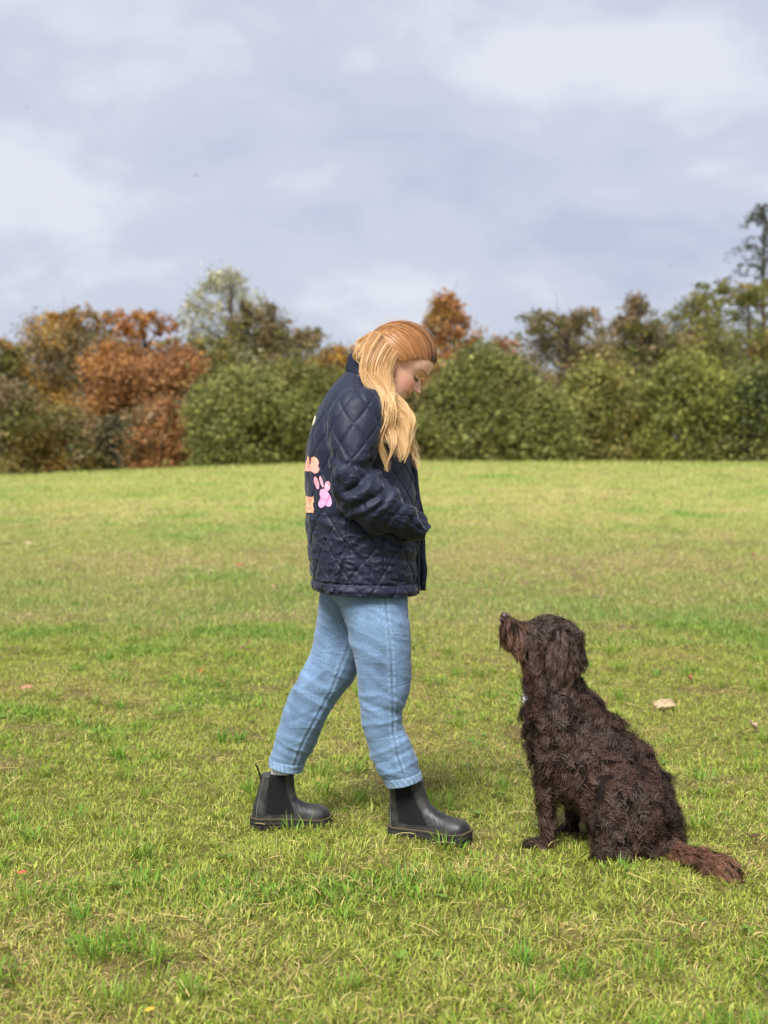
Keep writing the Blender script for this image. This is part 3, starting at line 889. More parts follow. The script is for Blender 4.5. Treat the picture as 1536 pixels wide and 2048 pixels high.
SKIN.node_tree.nodes['Principled BSDF'].inputs['Subsurface Radius'].default_value = (0.012, 0.005, 0.003)
add_bump(SKIN, 420, 0.15, 0.0006)
bme = mesh_np('person', bv, quads=bq, smooth=True, mats=(SKIN,), cols=sk)
person = link('person', bme, label='young woman in quilted navy jacket and jeans walking with bowed head', cat='person')

HAIRDK = mat('lash', (0.035, 0.022, 0.015), 0.6, 0.3)
BROWM = mat('brow_hair', (0.36, 0.20, 0.12), 0.7, 0.2)
from mathutils.bvhtree import BVHTree
body_bvh = BVHTree.FromPolygons([Vector(v) for v in bv], [list(map(int, f)) for f in bq])

def on_face(pts, lift):
    """drop head-local points (forward ray) on to the skin"""
    out = []
    d = head_local_to_world(np.array([1., 0, 0])) - head_local_to_world(np.array([0., 0, 0])); d /= np.linalg.norm(d)
    for p in pts:
        w = head_local_to_world(np.array(p))
        o = w + d * 0.12
        h = body_bvh.ray_cast(Vector(o), Vector(-d), 0.3)
        q = np.array(h[0]) if h[0] is not None else w
        nrm = np.array(h[1]) if h[0] is not None else d
        out.append(q + nrm * lift)
    return np.array(out)

for sgn in (-1, 1):
    # eyebrow: a soft tapering strip of short hairs
    yy = np.linspace(.013, .061, 26) * sgn
    zt = .1395 + .0045 * np.sin(np.linspace(0, 1, 26) * 2.4)
    rows = []
    for k, off in enumerate((-.0024, 0, .0024)):
        wv = np.sin(np.linspace(.25, 1, 26) * np.pi) ** .5
        rows.append(on_face(np.stack([0 * yy, yy, zt + off * wv], 1), .0012 + .0008 * (k == 1)))
    link('eyebrow', grid_mesh('eyebrow', np.stack(rows), closed=False, mats=(BROWM,)), person)
    # lowered lid: lash line
    t = np.linspace(0, 1, 18); yl = (.0190 + .0310 * t) * sgn
    zl = .1152 - .0030 * np.sin(t * np.pi) + .0004 * t
    a = on_face(np.stack([0 * yl, yl, zl + .0011], 1), .0008)
    b = on_face(np.stack([0 * yl, yl, zl - .0009], 1), .0012)
    c_ = b + (head_local_to_world(np.array([.0075, 0, -.0040])) - head_local_to_world(np.zeros(3)))
    link('eyelashes', grid_mesh('eyelashes', np.stack([a, b, c_]), closed=False, mats=(HAIRDK,)), person)
    EYEW = mat('eye_white', (0.55, 0.50, 0.47), 0.25, 0.5)
    zl2 = zl - .0022
    e1 = on_face(np.stack([0 * yl[3:-3], yl[3:-3], zl[3:-3] - .0010], 1), .0009)
    e2 = on_face(np.stack([0 * yl[3:-3], yl[3:-3], zl[3:-3] - .0030], 1), .0006)
    link('eye', grid_mesh('eye', np.stack([e1, e2]), closed=False, mats=(HAIRDK,)), person)

# ---------------------------------------------------------------- jeans
DENIM = mat('denim', rough=0.85, spec=0.15, attr='Col')
def denim_nodes(m):
    n, l = m.node_tree.nodes, m.node_tree.links
    b = n['Principled BSDF']; a = [q for q in n if q.type == 'VERTEX_COLOR'][0]
    t = n.new('ShaderNodeTexCoord')
    mp = n.new('ShaderNodeMapping'); mp.inputs['Scale'].default_value = (1, 1, .55); l.new(t.outputs['Object'], mp.inputs[0])
    n1 = n.new('ShaderNodeTexNoise'); n1.inputs['Scale'].default_value = 420; n1.inputs['Detail'].default_value = 3; l.new(mp.outputs[0], n1.inputs['Vector'])
    n2 = n.new('ShaderNodeTexNoise'); n2.inputs['Scale'].default_value = 26; n2.inputs['Detail'].default_value = 5; l.new(mp.outputs[0], n2.inputs['Vector'])
    r1 = n.new('ShaderNodeMapRange'); r1.inputs['From Min'].default_value = .32; r1.inputs['From Max'].default_value = .68; r1.inputs['To Min'].default_value = .72; r1.inputs['To Max'].default_value = 1.28
    l.new(n1.outputs['Fac'], r1.inputs['Value'])
    r2 = n.new('ShaderNodeMapRange'); r2.inputs['From Min'].default_value = .3; r2.inputs['From Max'].default_value = .7; r2.inputs['To Min'].default_value = .86; r2.inputs['To Max'].default_value = 1.14
    l.new(n2.outputs['Fac'], r2.inputs['Value'])
    mu = n.new('ShaderNodeMath'); mu.operation = 'MULTIPLY'; l.new(r1.outputs[0], mu.inputs[0]); l.new(r2.outputs[0], mu.inputs[1])
    sc_ = n.new('ShaderNodeVectorMath'); sc_.operation = 'SCALE'; l.new(a.outputs[0], sc_.inputs[0]); l.new(mu.outputs[0], sc_.inputs['Scale'])
    l.new(sc_.outputs[0], b.inputs['Base Color'])
    bp = n.new('ShaderNodeBump'); bp.inputs['Strength'].default_value = .35; bp.inputs['Distance'].default_value = .001
    l.new(n1.outputs['Fac'], bp.inputs['Height'])
    m3 = n.new('ShaderNodeMapping'); m3.inputs['Rotation'].default_value = (0, rad(24), 0); m3.inputs['Scale'].default_value = (.55, .7, 2.0); l.new(t.outputs['Object'], m3.inputs[0])
    n3 = n.new('ShaderNodeTexNoise'); n3.inputs['Scale'].default_value = 7; n3.inputs['Detail'].default_value = 2; n3.inputs['Distortion'].default_value = .8; l.new(m3.outputs[0], n3.inputs['Vector'])
    k1 = n.new('ShaderNodeMath'); k1.operation = 'SUBTRACT'; k1.inputs[1].default_value = .5; l.new(n3.outputs['Fac'], k1.inputs[0])
    k2 = n.new('ShaderNodeMath'); k2.operation = 'ABSOLUTE'; l.new(k1.outputs[0], k2.inputs[0])
    k3 = n.new('ShaderNodeMapRange'); k3.inputs['From Max'].default_value = .07; k3.inputs['To Min'].default_value = 1; k3.inputs['To Max'].default_value = 0; l.new(k2.outputs[0], k3.inputs['Value'])
    b2 = n.new('ShaderNodeBump'); b2.inputs['Strength'].default_value = .22; b2.inputs['Distance'].default_value = .005   # sharp small creases
    l.new(k3.outputs[0], b2.inputs['Height']); l.new(bp.outputs[0], b2.inputs['Normal']); l.new(b2.outputs[0], b.inputs['Normal'])
    b.inputs['Sheen Weight'].default_value = 0.15
denim_nodes(DENIM)

yn, yf = 4.375, 4.545
near_leg = [(655, 1150, 808, 1150, 4.42, .125), (657, 1180, 813, 1175, 4.405, .125), (678, 1212, 816, 1205, 4.385, .112), (692, 1245, 818, 1240, yn, .100), (700, 1285, 821, 1282, yn, .095),
            (711, 1326, 822, 1326, yn, .090), (715, 1363, 821, 1363, yn, .085), (719, 1397, 815, 1394, yn, .080), (722, 1429, 803, 1426, yn + .005, .077),
            (727, 1460, 807, 1455, yn + .012, .075), (735, 1491, 819, 1482, yn + .018, .074), (745, 1522, 831, 1508, yn + .022, .073), (757, 1545, 838, 1532, yn + .025, .071), (768, 1560, 841, 1545, yn + .027, .069), (774, 1572, 843, 1556, yn + .028, .070)]
far_leg = [(650, 1150, 808, 1150, 4.50, .125), (640, 1185, 800, 1180, 4.515, .125), (637, 1222, 770, 1225, 4.535, .112), (631, 1262, 742, 1275, yf, .098), (621, 1305, 724, 1322, yf, .092),
           (604, 1340, 708, 1356, yf, .086), (586, 1375, 684, 1390, yf, .081), (572, 1408, 663, 1418, yf, .077), (561, 1441, 648, 1448, yf, .074),
           (552, 1474, 635, 1480, yf + .015, .071), (546, 1500, 622, 1506, yf + .025, .066), (541, 1516, 610, 1526, yf + .032, .063), (540, 1531, 604, 1543, yf + .034, .064)]

def leg_mesh(rows, folds, seam, hem_px, seed, nv=220, nu=116):
    V, s, th = loft_pairs(rows, nv, nu, 2.15)
    N = grid_normals(V)
    n1 = fbm(V * np.array([9, 9, 6]), 1.0, seed, 3) - .5
    d = n1 * .0045
    # diagonal drag lines
    q = V[..., 2] * 1.0 + V[..., 0] * 0.55
    d = d + (fbm(np.stack([q * 34, V[..., 1] * 7 + V[..., 0] * 6], -1), 1.0, seed + 3, 2) - .5) * .0030
    rz_ = fbm(np.stack([q * 22, V[..., 1] * 5 + V[..., 0] * 3], -1), 1.0, seed + 21, 2); rz_ = 1 - np.abs(2 * rz_ - 1) * 2.2
    pxr, pyr = toPX(V); hs = (pyr - pyr.min()) / np.ptp(pyr)
    reg = np.exp(-((hs - .60) / .10) ** 2) + .8 * np.exp(-((hs - .90) / .07) ** 2) + .5 * np.exp(-((hs - .20) / .10) ** 2) + .15
    d = d + np.clip(rz_, -.2, 1) * reg * .0036
    for poly, w, a in folds: d = d + fold(V, poly, w * .75, a * .42, V[..., 1].mean() + .01)
    px, py = toPX(V)
    near_side = V[..., 1] < np.mean([r_[4] for r_ in rows[4:]])
    sd = polydist(px, py, seam)
    pk = (np.exp(-(sd / 1.5) ** 2) * -.0012 + np.exp(-((sd - 5) / 2.6) ** 2) * .0016) * near_side
    pk = pk * (0.75 + .5 * vnoise(np.stack([py * .16, px * 0], -1), 1.0, 4))
    d = d + pk
    # hem: doubled cloth with a stitched line and roping
    L = s[-1]; hd = (L - s)[:, None] * np.ones((1, nu))
    hem = sstep(.030, .027, hd)
    d = d + hem * .0022 - np.exp(-((hd - .0285) / .0020) ** 2) * .0018
    rope = np.sin(th[None] * 23 + hd * 160 + 3 * vnoise(V, 40, 6)) * hem
    d = d + rope * .0004
    V = V + N * d[..., None]
    col = np.tile(np.array([0.138, 0.217, 0.340]), (nv, nu, 1))
    fade = fbm(V, 7.0, seed + 9, 3)
    col = col * (0.62 + 0.80 * fade)[..., None]
    worn = np.clip(d * 45, -.5, .8)[..., None]                     # raised folds are rubbed paler
    col = col * (1 + .8 * worn)
    col = col + (np.array([.34, .47, .60]) - col) * (np.exp(-((hd - .012) / .02) ** 4) * (.15 + .40 * (rope > .3)))[..., None] * .8
    col = col * (1 - .28 * np.exp(-(sd / 1.2) ** 2) * near_side)[..., None]
    col = col + (np.array([.30, .42, .56]) - col) * (.50 * np.exp(-((sd - 5.0) / 2.2) ** 2) * near_side * (vnoise(np.stack([py * .22, px * 0], -1), 1.0, 8) > .45))[..., None]
    # turn the hem inside
    inner = []; N2 = grid_normals(V)
    for k, up in enumerate((0.0, 0.012, 0.03, 0.06)):
        row = V[-1 - int(up / L * nv)] - N2[-1 - int(up / L * nv)] * (.0045 + .001 * k)
        inner.append(row)
    Vf = np.concatenate([V, np.stack(inner)]); cf = np.concatenate([col, np.tile(np.array([.22, .30, .40]), (4, nu, 1))])
    return Vf, cf
nfold = [([(735, 1405), (770, 1420), (800, 1428)], 9, -.009), ([(722, 1392), (760, 1390), (792, 1402)], 7, .006), ([(728, 1450), (765, 1447), (806, 1436)], 8, .006),
         ([(740, 1345), (770, 1375), (815, 1398)], 9, .005), ([(700, 1290), (740, 1300), (775, 1330)], 10, .004), ([(745, 1530), (780, 1520), (828, 1495)], 7, -.006), ([(742, 1512), (775, 1500), (815, 1478)], 7, .006),
         ([(755, 1550), (790, 1545), (836, 1520)], 6, .005), ([(735, 1485), (765, 1478), (800, 1462)], 8, -.004), ([(790, 1440), (806, 1480), (822, 1515)], 6, .006), ([(690, 1225), (730, 1215), (790, 1220)], 9, .003)]
ffold = [([(600, 1345), (640, 1372), (675, 1385)], 9, .006), ([(590, 1370), (625, 1388), (662, 1405)], 7, -.006), ([(635, 1270), (660, 1300), (700, 1320)], 10, .004), ([(583, 1382), (610, 1372), (650, 1340)], 7, .006),
         ([(572, 1420), (605, 1428), (640, 1440)], 9, .004), ([(556, 1470), (590, 1480), (628, 1490)], 9, .004), ([(560, 1445), (590, 1440), (640, 1420)], 6, -.004)]
V1, c1 = leg_mesh(near_leg, nfold, [(767, 1180), (776, 1250), (782, 1310), (785, 1400), (786, 1465), (796, 1515), (810, 1560)], 17, 60)
V2, c2 = leg_mesh(far_leg, ffold, [(705, 1270), (690, 1310), (660, 1385), (628, 1442), (602, 1492), (588, 1530)], 17, 70)
a, b = V1.reshape(-1, 3), V2.reshape(-1, 3)
qq = np.concatenate([grid_quads(*V1.shape[:2]), grid_quads(*V2.shape[:2]) + len(a)])
jeans = link('jeans', mesh_np('jeans', np.concatenate([a, b]), quads=qq, smooth=True, mats=(DENIM,), cols=np.concatenate([c1.reshape(-1, 3), c2.reshape(-1, 3)])), person)

# ---------------------------------------------------------------- socks
SOCK = mat('sock', (0.78, 0.76, 0.73), 0.9, 0.1); add_bump(SOCK, 300, .4, .001)
for rows in ([(552, 1508, 592, 1512, 4.587, .030), (544, 1530, 584, 1535, 4.587, .030), (541, 1555, 580, 1560, 4.587, .029)],
             [(792, 1535, 836, 1530, 4.42, .027), (790, 1565, 836, 1560, 4.42, .027), (790, 1590, 836, 1588, 4.42, .026)]):
    V, s, th = loft_pairs(rows, 40, 60)
    V = V + grid_normals(V) * (np.sin(th * 30) * .0006)[None, :, None]
    link('sock', grid_mesh('sock', V, cap=True, mats=(SOCK,)), person)

# ---------------------------------------------------------------- boots
LEATHER = mat('boot_leather', (0.016, 0.016, 0.017), 0.42, 0.5)
def leather_nodes(m):
    n, l = m.node_tree.nodes, m.node_tree.links
    b = n['Principled BSDF']; t = n.new('ShaderNodeTexCoord')
    nz = n.new('ShaderNodeTexNoise'); nz.inputs['Scale'].default_value = 14; nz.inputs['Detail'].default_value = 8; nz.inputs['Roughness'].default_value = .7
    l.new(t.outputs['Object'], nz.inputs['Vector'])
    r = n.new('ShaderNodeValToRGB'); e = r.color_ramp.elements
    e[0].position = .42; e[0].color = (.012, .012, .013, 1); e[1].position = .80; e[1].color = (.085, .078, .068, 1)
    l.new(nz.outputs['Fac'], r.inputs[0]); l.new(r.outputs[0], b.inputs['Base Color'])
    rr = n.new('ShaderNodeMapRange'); rr.inputs['To Min'].default_value = .30; rr.inputs['To Max'].default_value = .75
    l.new(nz.outputs['Fac'], rr.inputs['Value']); l.new(rr.outputs[0], b.inputs['Roughness'])
leather_nodes(LEATHER); add_bump(LEATHER, 160, .25, .0008)
ELASTIC = mat('elastic', (0.012, 0.012, 0.013), 0.9, 0.15); add_bump(ELASTIC, 500, .6, .001, stretch=(3, 3, .2))
SOLE = mat('sole_rubber', (0.028, 0.026, 0.023), 0.7, 0.3)
x = add_bump(SOLE, 60, .4, .002)
THREAD = mat('yellow_thread', (0.27, 0.19, 0.07), 0.7, 0.2)
TABM = mat('pull_tab', (0.02, 0.018, 0.012), 0.8, 0.2)
SEAMM = mat('seam_piping', (0.16, 0.155, 0.14), 0.6, 0.3)

def foot_half_width(x):
    k = np.array([0, .004, .015, .035, .07, .11, .15, .19, .225, .25, .268, .279, .285])
    w = np.array([.0, .016, .030, .0385, .0375, .036, .0385, .045, .0495, .047, .038, .022, .0])
    return np.interp(x, k, w)

def make_boot(label, loc, yaw, pitch=0.0, sc=1.0, lean=0.0):
    B = Bag()
    xs = np.array([.004, .012, .03, .06, .10, .135, .16, .19, .22, .245, .262, .275, .282])
    zt = np.array([.068, .100, .125, .132, .133, .128, .112, .098, .091, .089, .083, .070, .055])
    w = np.array([.012, .026, .036, .037, .0355, .037, .039, .043, .0465, .045, .039, .026, .012])
    g = np.linspace(xs[0], xs[-1], 70)
    zt_ = cinterp(xs, zt, g); w_ = cinterp(xs, w, g)
    th = np.arange(48) / 48 * 2 * np.pi
    zb = .034
    c, s = np.cos(th), np.sin(th)
    cs = np.sign(c) * np.abs(c) ** .85; ss = np.sign(s) * np.abs(s) ** .85
    lo = .012
    G = np.stack([np.repeat(g[:, None], 48, 1), cs[None] * w_[:, None], np.where(s[None] > 0, zb + lo + ss[None] * (zt_ - zb - lo)[:, None], zb + lo + ss[None] * lo)], -1)
    B.grid(G)
    zz = np.array([.045, .08, .11, .14, .17, .190, .198]); xb = np.array([.008, .008, .014, .022, .029, .032, .032]); xf = np.array([.165, .168, .163, .154, .150, .149, .149]); ww = np.array([.034, .036, .036, .036, .0375, .039, .0395])
    z = np.linspace(.045, .198, 40); f = cinterp(zz, np.stack([xb, xf, ww], 1), z)
    sh = lean * np.clip(z - .05, 0, 1)
    G = np.stack([((f[:, 0] + f[:, 1]) / 2 + sh)[:, None] + cs[None] * ((f[:, 1] - f[:, 0]) / 2)[:, None], ss[None] * f[:, 2][:, None], np.repeat(z[:, None], 48, 1)], -1)
    B.grid(G)
    v, q, n = fuse(B, .0034, 7, .5)
    v0 = v.copy(); v0[:, 0] -= lean * np.clip(v[:, 2] - .05, 0, 1) * sstep(.19, .15, v[:, 0])
    # creases across the instep and ankle
    cr = np.exp(-((v[:, 0] - .165) / .03) ** 2) * np.sin(v[:, 0] * 420 + v[:, 2] * 260) * .0004 * (v[:, 2] > .07) + (vnoise(v, 45, 3) - .5) * .0016
    v = v + n * cr[:, None]
    root = link('boot', mesh_np('boot', v, quads=q, smooth=True, mats=(LEATHER,)), person, label=label)
    # elastic gusset panels
    for sg in (-1, 1):
        tz = np.clip((v0[:, 2] - .060) / (.200 - .060), 0, 1)
        m = (v[:, 1] * sg > .008) & (v[:, 2] > .062) & (v0[:, 0] > .050 + .012 * tz) & (v0[:, 0] < .145 - .030 * tz + .012 * (1 - tz) ** 2)
        qf = q[m[q].all(1)]; idx, inv = np.unique(qf, return_inverse=True)
        link('elastic_panel', mesh_np('elastic_panel', (v + n * .0012)[idx], quads=inv.reshape(-1, 4), smooth=True, mats=(ELASTIC,)), root)
        # piped seam round the panel
        bv_ = BVHTree.FromPolygons([Vector(p) for p in v], [list(map(int, f_)) for f_ in q])
        for line in ([(.046, .066), (.049, .1), (.053, .13), (.060, .17), (.062, .196)], [(.116, .196), (.124, .15), (.135, .11), (.148, .085), (.160, .066), (.13, .062), (.09, .060), (.05, .063)], [(.020, .05), (.022, .09), (.030, .13), (.040, .17), (.044, .197)]):
            pts = cspline(np.array(line), 40); out = []
            for xx, zz_ in pts:
                h = bv_.ray_cast(Vector((xx + lean * max(zz_ - .05, 0), .2 * sg, zz_)), Vector((0, -sg, 0)), .3)
                if h[0] is not None: out.append(np.array(h[0]) + np.array(h[1]) * .0008)
            if len(out) > 4:
                tv, tq = tube(np.array(out), np.full(len(out), .0011), 5)
                link('seam', mesh_np('seam', tv, quads=tq, smooth=True, mats=(SEAMM if line[0][0] < .03 else LEATHER,)), root)
    # sole: lugged rubber wall, groove and welt
    t = np.linspace(0, 1, 90); xx = (1 - np.cos(t * np.pi)) / 2 * .285
    up = np.stack([xx, foot_half_width(xx) * 1.0], 1); dn = np.stack([xx[::-1][1:-1], -foot_half_width(xx[::-1][1:-1]) * .96], 1)
    out = np.concatenate([up, dn])
    # even resample
    cl_ = np.concatenate([out, out[:1]]); dd = np.concatenate([[0], np.cumsum(np.linalg.norm(np.diff(cl_, axis=0), axis=1))])
    uu = np.linspace(0, dd[-1], 240, endpoint=False)
    out = np.stack([np.interp(uu, dd, cl_[:, 0]), np.interp(uu, dd, cl_[:, 1])], 1)
    for _ in range(6): out = (np.roll(out, 1, 0) + 2 * out + np.roll(out, -1, 0)) / 4
    tg = np.roll(out, -1, 0) - np.roll(out, 1, 0); nn = np.stack([tg[:, 1], -tg[:, 0]], 1); nn /= np.linalg.norm(nn, axis=1, keepdims=True)
    if ((out - out.mean(0)) * nn).sum(1).mean() < 0: nn = -nn
    lug = (np.sin(uu / dd[-1] * 2 * np.pi * 34) > .15).astype(float)
    lay = [(.0, .000, 1), (.004, .003, 1), (.020, .004, 1), (.022, .004, .3), (.0235, .0015, 0), (.0255, .0015, 0), (.027, .0045, 0), (.034, .005, 0), (.0365, .0045, 0), (.0375, .0025, 0), (.0395, .0025, 0), (.0405, .0055, 0), (.0455, .0055, 0), (.0465, .004, 0), (.0468, -.010, 0)]
    S = []
    for z_, o_, lg in lay:
        spring = .012 * np.clip((out[:, 0] - .23) / .055, 0, 1) ** 2          # toe spring
        o2 = out + nn * (o_ - (1 - lug) * .0045 * lg)[:, None]
        S.append(np.stack([o2[:, 0], o2[:, 1], z_ + spring * .8], 1))
    S = np.stack(S)
    so = link('sole', grid_mesh('sole', S, cap=True, mats=(SOLE,)), root)
    so.data.polygons.foreach_set('use_smooth', np.zeros(len(so.data.polygons), bool))
    # yellow welt stitching: separate dashes
    ns = 120; k = (np.arange(ns) / ns * 240).astype(int); V = []; T = []
    for i in k:
        sp = .0096 * np.clip((out[i, 0] - .23) / .055, 0, 1) ** 2
        c0 = np.array([*(out[i] + nn[i] * .0022), .0476 + sp]); tv = np.array([*(tg[i] / np.linalg.norm(tg[i])), 0]) * .0022; nv_ = np.array([*nn[i], 0]) * .0008; uz = np.array([0, 0, .0008])
        b0 = len(V)
        for sx in (-1, 1):
            for sy in (-1, 1):
                for sz in (-1, 1): V.append(c0 + tv * sx + nv_ * sy + uz * sz)
        T += [[b0 + j for j in f_] for f_ in ((0, 1, 3, 2), (4, 6, 7, 5), (0, 4, 5, 1), (2, 3, 7, 6), (1, 5, 7, 3), (0, 2, 6, 4))]
    link('stitching', mesh_np('stitching', np.array(V), quads=np.array(T), mats=(THREAD,)), root)
    # heel pull tab: a webbing loop
    t = np.linspace(0, 1, 22)
    path = np.stack([.034 - .012 * np.sin(t * np.pi) - .006 * t, 0 * t, .172 + .058 * np.sin(t * np.pi * .5) ** 1 - .0 * t], 1)
    path = np.concatenate([np.stack([.030 - .006 * t - .012 * t ** 2, 0 * t, .165 + .062 * t], 1), np.stack([.012 + .016 * t, 0 * t, .227 - .036 * t ** 1.2], 1)])
    hwid = .009; path = path + np.array([lean * .13, 0, 0])
    G = np.stack([path + np.array([0, -hwid, 0]), path + np.array([0, -hwid, 0]) + np.array([.0038, 0, 0]), path + np.array([0, hwid, 0]) + np.array([.0038, 0, 0]), path + np.array([0, hwid, 0])], 1)
    link('pull_tab', grid_mesh('pull_tab', G, mats=(TABM,)), root)
    root.location = loc; root.rotation_euler = (0, pitch, yaw); root.scale = (sc,) * 3
    return root
zg1 = float(ground_z(np.array(0.1), np.array(4.40))); zg2 = float(ground_z(np.array(-.33), np.array(4.56)))
make_boot('black leather ankle boot on the front foot', (P(779, 0, 4.445)[0], 4.445, zg1 - .015), rad(-24), 0.0, 1.0, -.21)
make_boot('black leather ankle boot on the rear foot with raised heel tab', (P(501, 0, 4.58)[0], 4.58, zg2 - .006), rad(4), rad(1.5), .96)

# ---------------------------------------------------------------- jacket
NYLON = mat('navy_nylon', (0.0105, 0.0140, 0.0320), 0.58, 0.30)
add_bump(NYLON, 900, .12, .0004)
NYLON.node_tree.nodes['Principled BSDF'].inputs['Sheen Weight'].default_value = 0.12
NYLON.node_tree.nodes['Principled BSDF'].inputs['Sheen Roughness'].default_value = 0.4
CORD = mat('navy_corduroy', (0.014, 0.018, 0.036), 0.85, 0.2); add_bump(CORD, 380, .5, .001)
SNAP = mat('snap_metal', (0.03, 0.03, 0.035), 0.3, 0.6); SNAP.node_tree.nodes['Principled BSDF'].inputs['Metallic'].default_value = 0.8

def quilt(a, b, cell, depth, lw=.010):
    """padded diamonds: seams where a or b is whole; cell = seam distance in metres"""
    da = np.abs(a - np.round(a)) * cell; db = np.abs(b - np.round(b)) * cell
    puff = (np.sin(np.pi * (a - np.floor(a))) * np.sin(np.pi * (b - np.floor(b)))) ** .35
    return depth * puff - .0034 * np.exp(-(np.minimum(da, db) / .0034) ** 2)

torso_rows = [(703, 728, 772, 775, BY, .078), (694, 742, 784, 800, BY, .105), (680, 757, 795, 822, BY, .140), (664, 776, 803, 843, BY, .172), (646, 803, 809, 866, BY, .190), (629, 840, 815, 888, BY, .195),
              (616, 893, 823, 918, BY, .192), (611, 945, 830, 950, BY, .190), (613, 1000, 836, 1000, BY, .195), (616, 1060, 837, 1060, BY, .200), (620, 1110, 836, 1112, BY, .203), (625, 1152, 835, 1158, BY, .205), (630, 1176, 834, 1186, BY, .205)]
nv, nu = 265, 330
V, s, th = loft_pairs(torso_rows, nv, nu, 2.25)
N = grid_normals(V)
px, py = toPX(V)
nearm = V[..., 1] < BY
S2 = s[:, None] * np.ones((1, nu)); T2 = np.ones((nv, 1)) * th[None]
yoke = polydist(px, py, [(640, 806), (662, 826)])
wq = (fbm(V, 5, 44, 2) - .5) * .5
qd = quilt(S2 / .110 + T2 * 14 / (2 * np.pi) + wq, S2 / .110 - T2 * 14 / (2 * np.pi) + wq * .6, .085, .0030)
qd = qd * (.35 + .65 * sstep(800, 850, py))
d = qd
# puckers and drag folds, stronger low down where the cloth is gathered by the pocketed hand
low = sstep(980, 1090, py)
d = d + (fbm(np.stack([V[..., 0] * 9 + T2 * 1.2, V[..., 2] * 38], -1), 1.0, 12, 3) - .5) * (.002 + .009 * low)
d = d + (fbm(V, 11, 15, 3) - .5) * .008
rg = fbm(np.stack([V[..., 0] * 11 + T2 * 2, V[..., 2] * 30 + T2], -1), 1.0, 77, 2)
d = d + np.clip(1 - np.abs(2 * rg - 1) * 5, 0, 1) * .0035 * (.15 + .85 * low)
hd = (s[-1] - S2)
d = d + sstep(.036, .030, hd) * .003 + np.exp(-((hd - .016) / .010) ** 2) * .005 - np.exp(-((hd - .036) / .0028) ** 2) * .005   # rolled hem
for poly, w, a_ in [([(697, 1030), (694, 1075), (690, 1118)], 2.2, -.004), ([(701, 1030), (698, 1075), (694, 1118)], 2.0, .0015), ([(705, 1030), (702, 1075), (697, 1118)], 2.2, -.004),
                    ([(690, 1118), (682, 1150), (672, 1186)], 2.6, -.007), ([(684, 1118), (676, 1150), (665, 1186)], 5, .005),
                    ([(745, 1064), (741, 1100), (741, 1165)], 2.0, -.004), ([(768, 1070), (767, 1120), (768, 1140), (780, 1160), (820, 1166), (832, 1160)], 2.2, -.0045), ([(770, 1078), (795, 1090), (832, 1084)], 3, -.004),
                    ([(742, 1085), (790, 1100), (830, 1105)], 6, .005), ([(745, 1112), (780, 1118), (825, 1122)], 5, -.004), ([(625, 1040), (660, 1050), (690, 1075)], 7, .005), ([(700, 1090), (720, 1075), (745, 1066)], 6, .005), ([(640, 804), (664, 828)], 1.8, -.003), ([(700, 1130), (720, 1150), (745, 1170)], 4, -.004), ([(755, 815), (772, 870), (775, 930)], 5, -.005)]:
    d = d + fold(V, poly, w, a_, BY)
V = V + N * d[..., None]
tor_V, tor_N = V, grid_normals(V)
# near front edge overlaps, inner turn at the hem
inn = np.stack([V[-1] - tor_N[-1] * .006, V[-8] - tor_N[-8] * .014, V[-40] - tor_N[-40] * .016])
jacket = link('jacket', grid_mesh('jacket', np.concatenate([V, inn]), mats=(NYLON,)), person)

